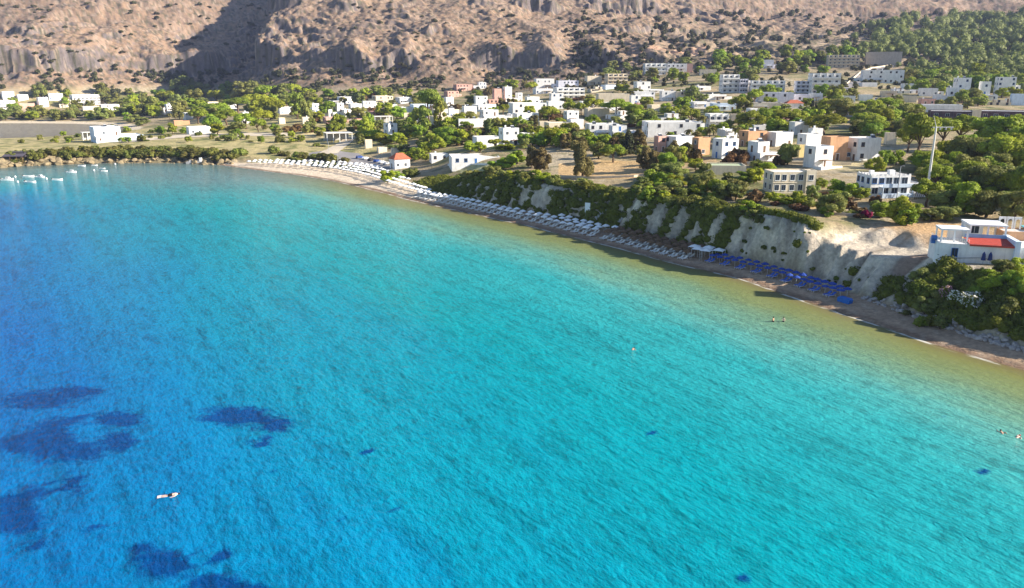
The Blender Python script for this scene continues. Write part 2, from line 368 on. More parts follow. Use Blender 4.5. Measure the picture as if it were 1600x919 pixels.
    s3 = m.n('Mapping'); m.l(mp.outputs[0], s3.inputs[0]); s3.inputs['Scale'].default_value = (1, .27, 1)
    caustic_tint = m.math('ADD', m.math('MULTIPLY', rd(m.noise(.34, 3, s3.outputs[0], .6)), .42), m.math('MULTIPLY', rd(m.noise(1.35, 3, s3.outputs[0], .6)), .55))
    s4 = m.n('Mapping'); m.l(mp.outputs[0], s4.inputs[0]); s4.inputs['Scale'].default_value = (1, .06, 1); caustic_tint = m.math('ADD', caustic_tint, m.math('MULTIPLY', m.math('SUBTRACT', m.noise(.42, 3, s4.outputs[0], .6), .5), .75))
    caustic_tint = m.math('ADD', caustic_tint, m.math('MULTIPLY', m.noise(.10, 5, s3.outputs[0], .6), .4))      # caustic flecks and swell light painted into the water colour
    cc = m.mix(1., cc, m.mix(m.mapr(sh, 2, 22, 0, 1), (1., 1., 1.), m.mapr(caustic_tint, .12, 1.0, .76, 1.52)), 'MULTIPLY'); cc = m.mix(m.math('MULTIPLY', foam, .8), cc, (.7, .68, .62)); m.col(cc)
    m.p.inputs['Roughness'].default_value = .07; m.p.inputs['Specular IOR Level'].default_value = 0; m.p.inputs['Roughness'].default_value = 1
    gl = m.n('BsdfGlossy'); gl.inputs['Roughness'].default_value = .09; fr = m.n('Fresnel'); fr.inputs[0].default_value = 1.2; ms = m.n('MixShader'); m.l(m.math('MULTIPLY', fr.outputs[0], .62), ms.inputs[0])
    m.l(m.p.outputs[0], ms.inputs[1]); m.l(gl.outputs[0], ms.inputs[2]); m.l(ms.outputs[0], m.t.nodes['Material Output'].inputs['Surface'])
    s1 = m.n('Mapping'); m.l(mp.outputs[0], s1.inputs[0]); s1.inputs['Scale'].default_value = (1, .22, 1)
    s2 = m.n('Mapping'); m.l(mp.outputs[0], s2.inputs[0]); s2.inputs['Scale'].default_value = (1, .55, 1); s2.inputs['Rotation'].default_value = (0, 0, .35)
    w1 = m.noise(.42, 3, s1.outputs[0]); w2 = m.noise(1.5, 4, s2.outputs[0]); w3 = m.noise(.11, 3, s1.outputs[0]); w4 = m.noise(4.5, 3, O)
    hh = m.math('ADD', m.math('ADD', m.math('MULTIPLY', w1, .62), m.math('MULTIPLY', w4, .17)), m.math('ADD', m.math('MULTIPLY', w2, .62), m.math('MULTIPLY', w3, .8)))
    hh = m.math('MULTIPLY', hh, m.mapr(sh, 0, 14, .12, 1.))
    m.bump(hh, .40); bn = m.p.inputs['Normal'].links[0].from_socket; m.l(bn, gl.inputs['Normal']); m.l(bn, fr.inputs['Normal'])
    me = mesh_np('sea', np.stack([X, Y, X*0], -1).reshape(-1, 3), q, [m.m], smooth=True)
    attr(me, 'shore', dd.ravel()); attr(me, 'weed', W.ravel()); attr(me, 'painted_reflection', np.where(inb, 2., ss(110, 20, d)*ss(230, 340, Y)*ss(-40, -130, X)*.95).ravel()); struct('sea', me)
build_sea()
# ---------------------------------------------------------------- object helpers
REG = []; LM = []; FOOT = []
def thing(name, loc, rz=0., sc=(1, 1, 1)):
    o = bpy.data.objects.new(name, None); COL.objects.link(o); o.empty_display_size = .3
    o.location = loc; o.rotation_euler = (0, 0, rz); o.scale = sc; return o
def tag(o, label, cat, group=None):
    o['label'] = label; o['category'] = cat
    if group: o['group'] = group
def auto(o, desc, cat, group=None):
    o['category'] = cat
    if group: o['group'] = group
    px, py, _ = proj(*o.location); REG.append((o, desc, px, py))
class MB:
    def __init__(s): s.v = []; s.f = []; s.m = []
    def quad(s, a, b, c, d, m=0): s.poly([a, b, c, d], m)
    def poly(s, pts, m=0):
        i = len(s.v); s.v += [tuple(p) for p in pts]; s.f.append(tuple(range(i, i+len(pts)))); s.m.append(m)
    def box(s, x0, x1, y0, y1, z0, z1, m=0, T=None):
        c = [(x, y, z) for z in (z0, z1) for y in (y0, y1) for x in (x0, x1)]
        if T: c = [tuple(T @ Vector(p)) for p in c]
        i = len(s.v); s.v += c
        for q in ((0, 2, 3, 1), (4, 5, 7, 6), (0, 1, 5, 4), (2, 6, 7, 3), (1, 3, 7, 5), (0, 4, 6, 2)): s.f.append(tuple(i+k for k in q)); s.m.append(m)
    def tube(s, pts, rad, n=6, m=0, cap=True):
        rings = []
        for k, p in enumerate(pts):
            p = Vector(p); a = Vector(pts[max(k-1, 0)]); b = Vector(pts[min(k+1, len(pts)-1)]); t = (b-a).normalized()
            u = t.cross(Vector((0, 0, 1)) if abs(t.z) < .9 else Vector((1, 0, 0))).normalized(); w = t.cross(u)
            r = rad[k] if hasattr(rad, '__len__') else rad; i = len(s.v); rings.append(i)
            for j in range(n):
                an = 2*math.pi*j/n; s.v.append(tuple(p+u*math.cos(an)*r+w*math.sin(an)*r))
        for a, b in zip(rings, rings[1:]):
            for j in range(n): s.f.append((a+j, a+(j+1) % n, b+(j+1) % n, b+j)); s.m.append(m)
        if cap:
            s.f.append(tuple(rings[0]+j for j in range(n))[::-1]); s.f.append(tuple(rings[-1]+j for j in range(n))); s.m += [m, m]
    def prism(s, pts, y0, y1, m=0):                # polygon in XZ extruded along Y
        i = len(s.v); n = len(pts)
        s.v += [(p[0], y0, p[1]) for p in pts]+[(p[0], y1, p[1]) for p in pts]
        s.f.append(tuple(i+k for k in range(n))); s.f.append(tuple(i+n+k for k in range(n))[::-1]); s.m += [m, m]
        for k in range(n): s.f.append((i+k, i+n+k, i+n+(k+1) % n, i+(k+1) % n)); s.m.append(m)
    def mesh(s, name, *mats, smooth=False):
        me = bpy.data.meshes.new(name); me.from_pydata(s.v, [], s.f)
        for m in mats: me.materials.append(m)
        me.polygons.foreach_set('material_index', s.m)
        if smooth: me.polygons.foreach_set('use_smooth', [True]*len(s.f))
        me.update(); return me
def part(name, me, parent, loc=(0, 0, 0), rz=0., label=None):
    o = link(name, me, parent); o.location = loc; o.rotation_euler = (0, 0, rz)
    if label: o['label'] = label
    return o
# ---------------------------------------------------------------- materials
def wallm(name, c):
    m = N(name); tc = m.n('TexCoord'); g = m.n('NewGeometry')
    a = m.mapr(m.noise(.5, 5, g.outputs['Position'], .6), .3, .7, .84, 1.06); 
    mp = m.n('Mapping'); m.l(g.outputs['Position'], mp.inputs[0]); mp.inputs['Scale'].default_value = (2.2, 2.2, .25)
    b = m.mapr(m.noise(1., 4, mp.outputs[0]), .45, .75, 1.0, .80)
    m.col(m.mix(1., m.mix(1., c, a, 'MULTIPLY'), b, 'MULTIPLY')); m.rough(.85); m.bump(m.noise(3, 3, g.outputs['Position']), .02); return m.m
WALL = {'w': wallm('whitewash', (.80, .78, .75)), 'c': wallm('cream_render', (.70, .60, .45)), 'p': wallm('salmon_render', (.62, .36, .29)), 'o': wallm('orange_render', (.60, .34, .19)),
        'y': wallm('yellow_render', (.74, .58, .26)), 'b': wallm('pale_blue_render', (.62, .72, .84)), 'g': wallm('grey_stone', (.44, .38, .32)), 'k': wallm('dark_render', (.13, .09, .10)), 'l': wallm('lilac_white', (.74, .72, .78))}
M_ROOF = plain('roof_screed', (.70, .66, .60), .9, .2, .4); M_ROOFG = plain('grey_roof', (.46, .45, .45), .9, .2, .4); M_TERRA = plain('terracotta', (.42, .13, .07), .85, .3, 1.5)
M_GLASS = plain('window_glass', (.035, .045, .06), .12, .2); M_FRAME = plain('white_frame', (.78, .78, .76), .5, .05); M_BLUE = plain('blue_paint', (.05, .16, .42), .5, .1); M_WOOD = plain('brown_wood', (.16, .09, .05), .7, .2)
M_METAL = plain('grey_metal', (.35, .36, .38), .45, .1); M_DARK = plain('dark_grey', (.05, .045, .05), .8, .1); M_WHITE = plain('white_paint', (.80, .80, .79), .55, .05); M_CONC = plain('concrete', (.44, .43, .42), .9, .15)  # dark grey serves wheels, engines, cable, tent opening and shelter wall
M_LIME = plain('green_flat_roof', (.40, .46, .30), .9, .15)
# ---------------------------------------------------------------- windows and doors
def win_mesh(nm, w, h, frame, arch=False):
    b = MB()
    if arch:
        def pr(e): return [(-w/2-e, -h/2-e), (w/2+e, -h/2-e)]+[((w/2+e)*math.cos(a*math.pi/6), h/2-w/2+(w/2+e)*math.sin(a*math.pi/6)) for a in range(7)]
        b.prism(pr(.09), -.05, .05, 0); b.prism(pr(0), -.062, .02, 1)
    else:
        b.box(-w/2-.09, w/2+.09, -.05, .05, -h/2-.07, h/2+.07, 0); b.box(-w/2-.16, w/2+.16, -.13, .04, -h/2-.15, -h/2-.075, 0)
        b.box(-w/2, -.03, -.062, .02, -h/2, h/2, 1); b.box(.03, w/2, -.062, .02, -h/2, h/2, 1)
    return b.mesh(nm, frame, M_GLASS)
WIN = {'w': win_mesh('window', 1.15, 1.3, M_FRAME), 'b': win_mesh('window', 1.15, 1.3, M_BLUE), 'n': win_mesh('window', 1.15, 1.3, M_WOOD), 'a': win_mesh('window', 1.5, 2.3, M_FRAME, True), 'l': win_mesh('window', 1.55, 1.6, M_FRAME)}
def door_mesh():
    b = MB(); b.box(-.62, .62, -.05, .05, 0, 2.25, 0); b.box(-.5, .5, -.065, .02, 0, 2.12, 1); b.box(.32, .4, -.11, -.06, 1.0, 1.12, 2); return b
DOOR = {'b': door_mesh().mesh('door', M_FRAME, M_BLUE, M_METAL), 'n': door_mesh().mesh('door', M_FRAME, M_WOOD, M_METAL)}
def block(root, x0, x1, y0, y1, z0, z1, wm, roofm, par=.35, nm='wall'):
    b = MB(); t = .22
    b.quad((x0, y0, z0), (x1, y0, z0), (x1, y0, z1), (x0, y0, z1)); b.quad((x1, y0, z0), (x1, y1, z0), (x1, y1, z1), (x1, y0, z1))
    b.quad((x1, y1, z0), (x0, y1, z0), (x0, y1, z1), (x1, y1, z1)); b.quad((x0, y1, z0), (x0, y0, z0), (x0, y0, z1), (x0, y1, z1))
    a = [(x0, y0), (x1, y0), (x1, y1), (x0, y1)]; i = [(x0+t, y0+t), (x1-t, y0+t), (x1-t, y1-t), (x0+t, y1-t)]
    for k in range(4):
        n = (k+1) % 4
        b.quad((*a[k], z1), (*a[n], z1), (*i[n], z1), (*i[k], z1)); b.quad((*i[k], z1), (*i[n], z1), (*i[n], z1-par), (*i[k], z1-par))
    part(nm, b.mesh(nm, wm), root)
    r = MB(); r.box(x0+t*.9, x1-t*.9, y0+t*.9, y1-t*.9, z1-par-.25, z1-par-.01); part('roof', r.mesh('roof', roofm), root)
def openings(root, x0, x1, y0, y1, z0, z1, rng, faces, wk, dense=.55, door=True, first=None):
    ns = max(1, int((z1-z0+.3)/2.9)); sh = (z1-z0)/ns
    for fc in faces:
        L = (x1-x0) if fc in 'fb' else (y1-y0); n = max(1, int(L/3.4)); dn = rng.randrange(n) if door and rng.random() < .8 else -1
        for s in range(ns):
            for k in range(n):
                u = (k+.5)/n*L+rng.uniform(-.55, .55); z = z0+s*sh
                isd = s == 0 and k == dn
                if not isd and rng.random() > dense: continue
                if fc == 'f': p = (x0+u, y0, 0); r = 0
                elif fc == 'r': p = (x1, y0+u, 0); r = math.pi/2
                else: p = (x0, y1-u, 0); r = -math.pi/2
                if isd: part('door', DOOR['b' if wk == 'b' else 'n'], root, (p[0], p[1], z), r)
                else: part('window', WIN[first if (first and s == 0) else wk], root, (p[0], p[1], z+(1.25 if (first and s == 0) else min(1.65, sh*.55))), r)
def roof_bits(root, x0, x1, y0, y1, z, rng):
    if rng.random() < .55:
        b = MB(); x = rng.uniform(x0+.8, x1-.8); y = rng.uniform(y0+1, y1-.6); b.box(x-.3, x+.3, y-.3, y+.3, z-.5, z+.8); b.box(x-.38, x+.38, y-.38, y+.38, z+.8, z+.92); part('chimney', b.mesh('chimney', M_WHITE), root)
    if rng.random() < .6:
        b = MB(); x = rng.uniform(x0+1.2, x1-1.2); y = rng.uniform(y0+1, y1-1)
        b.tube([(x-.7, y, z+.75), (x+.7, y, z+.75)], .27, 8, 0); b.box(x-.65, x-.6, y-.05, y+.05, z-.5, z+.6); b.box(x+.6, x+.65, y-.05, y+.05, z-.5, z+.6)
        b.poly([(x-.9, y-1.1, z-.25), (x+.9, y-1.1, z-.25), (x+.9, y-.15, z+.62), (x-.9, y-.15, z+.62)], 1); part('water_heater', b.mesh('water_heater', M_METAL, M_GLASS), root)
def house(x0, x1, yt, yb, rot=20, style='f', c='w', label=None, short=None, cat='house', name=None, k=.8, wk=None, roofm=None, far=False):
    rng = random.Random(int(x0*7+yb*13)); cx = (x0+x1)/2
    gx, gy, gz = ground(cx, yb, 120); f = proj(gx, gy, gz)[2]; mpp = f/FPX
    Wd = (x1-x0)*mpp; r = math.radians(rot); w = Wd/(math.cos(r)+k*abs(math.sin(r))); d = k*w
    if d > 16: d = 16; w = (Wd-d*abs(math.sin(r)))/math.cos(r)
    dp = d*math.cos(r)+w*abs(math.sin(r)); dist = math.hypot(gx, gy); dep = (HC-gz)/dist
    h = max((yb-yt)*mpp-max(dep, 0)*dp*.8, 2.7)
    az = math.atan2(gx, gy); X = gx+math.sin(az)*dp/2; Y = gy+math.cos(az)*dp/2; Z = max(gz, hz(X, Y)-.8)
    nm = name or {'h': 'hotel', 'p': 'pergola_building'}.get(style[0], 'house')
    o = thing(nm, (X, Y, Z), r-az); FOOT.append((X, Y, .5*math.hypot(w, d)+.5))
    wm = WALL[c]; rm = roofm or (M_ROOF if c in 'wcylb' else M_ROOFG); wk = wk or rng.choice('wbn' if c == 'w' else 'wn')
    faces = 'f'+('l' if rot > 4 else '')+('r' if rot < -4 else '')
    X0, X1, Y0, Y1 = -w/2, w/2, -d/2, d/2
    if style[0] == 'f':
        block(o, X0, X1, Y0, Y1, -3, h, wm, rm); openings(o, X0, X1, Y0, Y1, 0, h, rng, faces, wk); roof_bits(o, X0, X1, Y0, Y1, h, rng)
    elif style[0] == 's':
        h1 = min(3.2, h*.55); fl = rng.random() < .5
        if style[1:] == 'l': fl = True
        if style[1:] == 'r': fl = False
        ux0, ux1 = (X0+.01, X0+w*.55) if fl else (X0+w*.45, X1-.01)
        block(o, X0, X1, Y0, Y1, -3, h1, wm, rm); block(o, ux0, ux1, Y0+d*.22, Y1-.02, h1-.34, h, wm, rm, nm='upper_wall')
        openings(o, X0, X1, Y0, Y1, 0, h1, rng, faces, wk); openings(o, ux0, ux1, Y0+d*.22, Y1, h1, h, rng, faces, wk, .6); roof_bits(o, ux0, ux1, Y0+d*.22, Y1, h, rng)
    elif style[0] == 'a':
        block(o, X0, X1, Y0, Y1, -3, h, wm, rm); openings(o, X0, X1, Y0, Y1, 0, h, rng, faces, wk, .95, False, 'a'); roof_bits(o, X0, X1, Y0, Y1, h, rng)
    elif style[0] == 'n':
        block(o, X0, X1, Y0, Y1, -3, h, wm, rm)
        if rng.random() < .6 or style == 'nw': openings(o, X0, X1, Y0, Y1, 0, h, rng, 'f', wk, .6 if style == 'nw' else .35, style == 'nw')
    elif style[0] == 'h':
        block(o, X0, X1, Y0, Y1, -4, h, wm, rm); ns = max(2, round(h/3.1)); sh = h/ns; n = max(3, int(w/4))
        for s in range(ns):
            b = MB(); z = s*sh
            if s: b.box(X0, X1-.01, Y0-1.3, Y0-.003, z-.12, z+.05)
            b.box(X0, X1-.01, Y0-1.3, Y0-1.18, z+.05, z+.85)
            for q in range(n+1): xx = X0+.07+q*(w-.14)/n; b.box(xx-.06, xx+.06, Y0-1.17, Y0-.004, z+.05, z+sh-.16)
            part('balcony', b.mesh('balcony', wm), o)
            for q in range(n): part('window', WIN['l'], o, (X0+(q+.5)*w/n, Y0, z+1.3))
        openings(o, X0, X1, Y0, Y1, 0, h, rng, faces[1:], wk, .7, False)
    elif style[0] == 't':
        b = MB(); hw = h*.62; b.box(X0, X1, Y0, Y1, -3, hw); part('wall', b.mesh('wall', wm), o)
        b = MB(); e = .5; a = [(X0-e, Y0-e, hw+.003), (X1+e, Y0-e, hw+.003), (X1+e, Y1+e, hw+.003), (X0-e, Y1+e, hw+.003)]; p, q = (X0+w*.28, 0, h), (X1-w*.28, 0, h)
        b.poly(a[::-1]); b.poly([a[0], a[1], q, p]); b.poly([a[1], a[2], q]); b.poly([a[2], a[3], p, q]); b.poly([a[3], a[0], p]); part('roof', b.mesh('roof', M_TERRA), o)
        openings(o, X0, X1, Y0, Y1, 0, hw, rng, faces, wk)
    elif style[0] == 'p':
        n = max(3, int(w/3.2)); b = MB(); b.box(-.14, .14, -.14, .14, -2, h-.25); cm = b.mesh('column', M_WHITE)
        for q in range(n+1):
            for yy in (Y0+.2, Y1-.2): part('column', cm, o, (X0+.2+q*(w-.4)/n, yy, 0))
        b = MB(); b.box(X0-.2, X1+.2, Y0-.2, Y1+.2, h-.249, h); part('roof', b.mesh('roof', rm), o)
        b = MB(); b.box(X0+.5, X1-.5, Y1-1.2, Y1-.6, -2, h-.3); part('back_wall', b.mesh('back_wall', M_CONC), o)
        if 'restaurant' in (cat,):
            b = MB(); b.box(-.5, .5, -.5, .5, .68, .74); b.box(-.06, .06, -.06, .06, -.4, .679); b.box(-.3, .3, -.3, .3, -.4, -.32); tm = b.mesh('table', M_WOOD)
            for q in range(n): part('table', tm, o, (X0+(q+.5)*w/n, 0, 0))
    if style[0] in 'fsa' and w > 6:
        if rng.random() < .5:                       # lower annexe at one side
            sd = -1 if rng.random() < .5 else 1; aw = w*rng.uniform(.25, .4); a0, a1 = (X1+.003, X1+aw) if sd > 0 else (X0-aw, X0-.003); ah = max(2.5, h*rng.uniform(.4, .65)); yo = rng.uniform(0, d*.3)
            block(o, a0, a1, Y0+yo, Y1-d*.15, -3, ah, wm, rm, nm='annexe_wall'); openings(o, a0, a1, Y0+yo, Y1-d*.15, 0, ah, rng, 'f', wk, .6)
        if rng.random() < .45:                      # shaded porch with its own roof
            pw = w*rng.uniform(.35, .6); px0 = X0+rng.uniform(.1, w-pw-.1); b = MB(); b.box(px0, px0+pw, Y0-2.0, Y0-.004, 2.35, 2.5); part('porch_roof', b.mesh('porch_roof', M_WOOD if rng.random() < .4 else M_WHITE), o)
            b = MB(); b.box(-.09, .09, -.09, .09, -2, 2.349); pc = b.mesh('porch_post', M_WHITE); part('porch_post', pc, o, (px0+.15, Y0-1.85, 0)); part('porch_post', pc, o, (px0+pw-.15, Y0-1.85, 0))
        if rng.random() < .35:                      # low terrace wall in front
            b = MB(); yy = Y0-rng.uniform(2.4, 4); b.box(X0-.6, X1+.6, yy-.12, yy+.12, -2.5, .8); b.box(X0-.6, X0-.36, yy+.123, Y0-.2, -2.5, .8); part('terrace_wall', b.mesh('terrace_wall', wm), o)
    if label: tag(o, label, cat, 'houses and villas of the seaside village' if cat in ('house', 'villa') else None)
    else: auto(o, {'w': 'white', 'c': 'cream', 'p': 'pink', 'o': 'orange', 'y': 'yellow', 'b': 'pale blue', 'g': 'grey stone', 'k': 'dark', 'l': 'pale lilac'}[c]+{'f': ' flat roofed house', 's': ' stepped house', 'a': ' arched house', 'n': ' low building', 'h': ' balconied block', 't': ' tile roofed house', 'p': ' open pergola'}[style[0]], cat, 'houses and villas of the seaside village')
    if short: LM.append((short, *proj(X, Y, Z)[:2]))
    return o
HOUSES = [
 # arched villa and the cliff edge
 (779,811,199,228,22,'a','w','two storey white villa with dark arches on the lawn above the scrubby cliff','arched white villa'),
 (738,782,212,231,14,'n','w','low white wing stretching left from the arched white villa'),
 (812,835,207,222,14,'n','w','plain white annexe joined to the right of the arched white villa'),
 (700,781,242,257,6,'nw','w','long low white building along the pale lawn at the cliff edge','long low white building'),
 (671,700,239,252,10,'f','w'),
 (609,641,238,264,24,'t','w','white beach building with a terracotta hipped roof beside the car park','terracotta roofed building'),
 (506,551,206,223,10,'p','c','open beach restaurant on white columns under a flat pale roof','beach restaurant','restaurant'),
 (600,635,192,219,28,'sl','w','white house with a cubic tower above bright green bushes','white tower house'),
 (582,614,181,194,10,'p','w','white roofed terrace pergola behind the white tower house',None,'pergola'),
 (589,605,230,239,15,'n','c'),(611,623,231,243,15,'n','c'),(570,582,218,232,10,'n','c'),
 (513,540,161,182,30,'s','w','white stepped house standing alone among trees at the mountain foot','lone stepped house'),
 (485,499,162,176,25,'f','w'),(545,566,162,172,15,'f','w'),(566,588,158,170,10,'f','w'),(590,604,161,172,10,'f','w'),(611,621,163,171,10,'f','w'),(624,648,167,177,12,'n','w'),
 (700,710,169,184,15,'f','w'),(694,709,152,165,20,'f','w'),
 # left shore and headland
 (146,222,196,221,12,'s','b','large pale blue and white house alone on the headland spit','headland house','villa'),
 (129,151,206,219,8,'p','w','small white pergola at the left end of the headland house',None,'pergola'),
 (0,24,160,173,5,'f','w','white house at the far left edge behind the bay beach','far left house'),(24,53,164,170,5,'n','p'),(4,22,147,156,10,'n','w'),(60,76,154,168,15,'f','w'),(76,98,149,158,10,'f','w'),(98,112,157,168,8,'f','c'),
 (113,155,150,166,12,'h','w','long white two storey house with balconies behind the bay','balconied bay house'),(158,186,163,173,8,'f','w'),(28,44,151,158,10,'n','w'),(130,154,166,174,5,'n','c'),
 (259,273,166,178,20,'f','w'),(287,302,176,187,20,'n','w'),(324,342,159,171,10,'f','c'),(356,372,163,170,5,'n','w'),(378,389,175,185,20,'f','w'),(374,401,183,193,15,'n','w'),
 (435,459,167,178,10,'f','w'),(435,446,184,194,15,'n','c'),(472,484,183,194,10,'f','c'),(293,329,197,210,10,'n','w','white stone ruin wall house on the straw coloured headland field','white ruin'),(272,296,188,196,5,'n','o'),
 # middle village
 (749,800,171,191,14,'s','w','broad white house with a stepped upper floor left of the round conical tree','broad stepped house'),(793,854,160,178,12,'n','w','very long flat white roof running across the middle of the village','very long white roof'),
 (800,842,176,194,16,'f','w'),(820,843,151,163,14,'f','w'),(760,785,139,162,15,'s','p','pinkish house in the cluster at the foot of the cliffs','pinkish house'),(785,810,136,160,20,'s','w'),(740,762,150,164,14,'f','w'),
 (863,913,137,155,12,'h','w','long white block with balconies below the mountain scree','long balconied block','apartment block'),(834,866,123,137,10,'f','w'),(868,904,126,138,10,'f','l'),(913,940,119,133,15,'f','c'),(944,980,116,132,12,'h','c','cream apartment house with balconies at the scrubby mountain foot','cream apartment house','apartment block'),
 (880,904,173,192,24,'f','w'),(853,881,158,171,12,'n','w'),(913,967,192,215,12,'f','w','long white house behind the dark bare conifer','long house'),(930,983,146,163,8,'n','c'),(983,1001,149,163,15,'f','w'),
 (710,758,184,201,12,'f','w'),(841,861,190,202,10,'n','c'),(722,745,166,180,14,'f','w'),(858,880,146,159,14,'f','w'),(905,928,158,170,14,'f','w'),(888,912,186,202,14,'n','w'),
 (989,1035,128,147,14,'s','w','pale stepped apartment house with roof terraces left of the hotels','stepped apartment house','apartment block'),(986,1023,143,156,10,'f','w'),(1030,1055,142,158,14,'f','w'),(1055,1073,143,157,14,'f','c'),
 (1004,1040,100,118,8,'h','w','white terrace row high on the slope with a dark lower floor','white terrace row','apartment block'),(1040,1074,100,112,6,'f','w'),(1073,1082,100,113,6,'n','p','small red ended block at the right end of the white terrace row'),(1092,1119,109,118,6,'n','c'),
 (1123,1153,117,145,14,'h','w','four storey white hotel block, taller of the two hotels','tall white hotel','hotel'),(1153,1167,124,145,14,'h','l'),(1168,1224,126,145,10,'h','w','long three storey white hotel with balconies right of the tall hotel','long white hotel','hotel'),
 (1188,1208,94,107,10,'f','l','pale house alone high on the scrubby hillside','hillside house'),(1180,1238,144,162,8,'n','l','long low pale lilac hall roof in front of the long white hotel','lilac roofed hall','hall'),(1169,1221,160,173,6,'f','c'),
 (1222,1262,147,158,6,'n','l'),(1240,1265,127,145,12,'h','l'),(1261,1309,115,147,12,'h','w','white hotel with stepped floors left of the hill road','stepped white hotel','hotel'),(1225,1254,156,170,15,'t','w'),(1262,1284,146,158,8,'f','w'),
 (1037,1075,177,192,16,'s','w'),(1001,1094,188,214,12,'f','w','large long white building with plain walls behind the row houses','large plain building'),(1100,1136,177,202,18,'h','w','pale blue white house with two balcony bands beside palms','palm house'),(950,999,195,216,14,'s','w'),(1074,1100,192,208,14,'f','w'),
 (1140,1165,178,193,8,'n','c'),
 # row of cubic houses
 (1021,1040,212,238,36,'f','p','salmon pink house at the left end of the cubic row','pink row house'),(1038,1083,211,237,38,'f','w','white cubic house next to the salmon pink house',None),(1080,1108,214,244,36,'f','o','orange cubic house left of the blue door house',None),
 (1112,1152,215,248,38,'f','w','white cubic house with a blue door in the middle of the row','blue door house'),(1120,1151,201,222,38,'f','w'),(1153,1196,203,230,34,'f','o','large orange house behind the cubic row','large orange house'),(1167,1218,219,255,40,'s','w','white cubic house with small blue windows left of the bushy tree','white cubic house'),
 (1197,1237,205,229,36,'f','w'),(1170,1205,194,207,20,'f','w'),(1244,1281,208,244,36,'f','w'),(1244,1257,226,246,30,'n','y','small yellow walled house beside the ochre cornered house'),(1255,1298,226,263,40,'f','w','white cube house with an ochre right wall','ochre cornered house'),
 (1281,1321,212,251,34,'f','o','tall orange house between two white cubes','tall orange house'),(1317,1371,213,252,38,'f','w','white cubic house at the right end of the row','end row house'),(1232,1262,190,211,28,'f','w'),(1381,1399,207,226,20,'n','c'),(1262,1284,200,216,30,'f','w'),
 (1103,1164,260,273,8,'n','c','low building with a pale green flat roof below the cubic row','green flat roof'),
 # upper right
 (1291,1340,87,106,8,'h','c','cream hillside building with balconies above the road bend','cream hillside building'),(1352,1405,85,103,6,'n','g','grey unfinished block with bare walls beside the forest','grey unfinished block'),(1345,1408,110,130,8,'f','w','long white building with pale roof right of the hill road','road side building'),
 (1435,1463,138,150,10,'f','w'),(1466,1493,137,158,14,'s','w'),(1488,1530,122,156,18,'s','w','tallest white block of the villa cluster at upper right','tall villa block'),(1528,1556,128,157,18,'s','w'),(1553,1582,121,150,16,'f','w'),(1578,1602,147,165,8,'n','b','pale teal low building at the right edge','teal building'),
 (1440,1499,163,177,6,'n','w','flat white roofed hall behind the dark hotel','flat white hall'),(1450,1518,172,196,6,'h','k','dark fronted hotel wing with white roof left of the cream stair tower','dark hotel wing','hotel'),(1516,1529,172,198,6,'n','c','narrow cream stair tower between the two dark hotel wings'),(1529,1606,172,198,5,'h','k','dark fronted hotel wing at the right edge behind the pines','right dark hotel wing','hotel'),
 (1375,1400,142,152,10,'f','c'),(1400,1430,150,160,10,'n','c'),(1340,1362,148,158,8,'n','w'),(1310,1335,150,160,10,'n','w'),(1560,1600,196,206,5,'n','c'),
]
def build_houses():
    for hh in HOUSES:
        hh = list(hh)+[None]*3; x0, x1, yt, yb, rot, st, c, lab, sh, cat = hh[:10]
        house(x0, x1, yt, yb, rot, st, c, lab, sh, cat or 'house', roofm=M_LIME if sh == 'green flat roof' else (M_WHITE if sh and 'dark hotel' in sh else None))
def fill_houses():
    rng = random.Random(21); R = [h[:4] for h in HOUSES]; n = 0; t = 0
    while n < 36 and t < 3000:
        t += 1; z = rng.random()
        if z < .5: px, py = rng.uniform(690, 1010), rng.uniform(138, 214)
        elif z < .75: px, py = rng.uniform(1000, 1240), rng.uniform(140, 208)
        elif z < .88: px, py = rng.uniform(500, 700), rng.uniform(160, 205)
        else: px, py = rng.uniform(1320, 1590), rng.uniform(135, 165)
        s = (py-80)/110; w = rng.uniform(26, 50)*s+4; h = rng.uniform(8, 14)*s+2; r = (px-w/2, px+w/2, py-h, py)
        if any(min(r[1], q[1])-max(r[0], q[0]) > .25*w and min(r[3], q[3])-max(r[2], q[2]) > .3*h for q in R): continue
        x, y, _ = ground(px, py, 120)
        if any((x-a)**2+(y-b)**2 < (c+6)**2 for a, b, c in FOOT): continue
        if 815 < px < 1110 and py > 213: continue
        R.append(r); HOUSES.append(r); n += 1; house(*r, rng.uniform(10, 26), rng.choice(['f', 'f', 's', 'n', 's']), rng.choice('wwwwwbccp'))
build_houses(); fill_houses()
# ---- cream block house on the cliff top
def cream_block():
    rot = -20; x, y, z = ground(1228, 303, 120); az = math.atan2(x, y); X, Y = x+math.sin(az)*4.5, y+math.cos(az)*4.5
    o = thing('house', (X, Y, z), math.radians(22)-az); tag(o, 'cream two storey block house with square dark windows at the cliff edge', 'house', 'houses and villas of the seaside village'); LM.append(('cream block house', 1228, 285)); FOOT.append((X, Y, 8))
    w, d, h = 10.2, 7.0, 5.6; wm = WALL['c']
    block(o, -w/2, w/2, -d/2, d/2, -2, h, wm, M_ROOF, .3); block(o, w/2-1.7, w/2+.9, -d/2-.6, -d/2+2.2, -2, h+.5, wm, M_ROOF, .2, 'stair_tower')
    big = win_mesh('window', 1.1, 1.45, M_FRAME)
    for zz in (1.55, 4.2):
        for xx in (-4.0, -2.2, .0, 2.2): part('window', big, o, (xx, -d/2, zz))
        for yy in (-1.8, 1.6): part('window', big, o, (-w/2, yy, zz), -math.pi/2)
        part('window', WIN['w'], o, (w/2-.4, -d/2-.6, zz))
    b = MB(); b.box(-w/2-.15, w/2-1.71, -d/2-.15, -d/2-.003, 2.75, 2.95); part('string_course', b.mesh('string_course', wm), o)
cream_block()
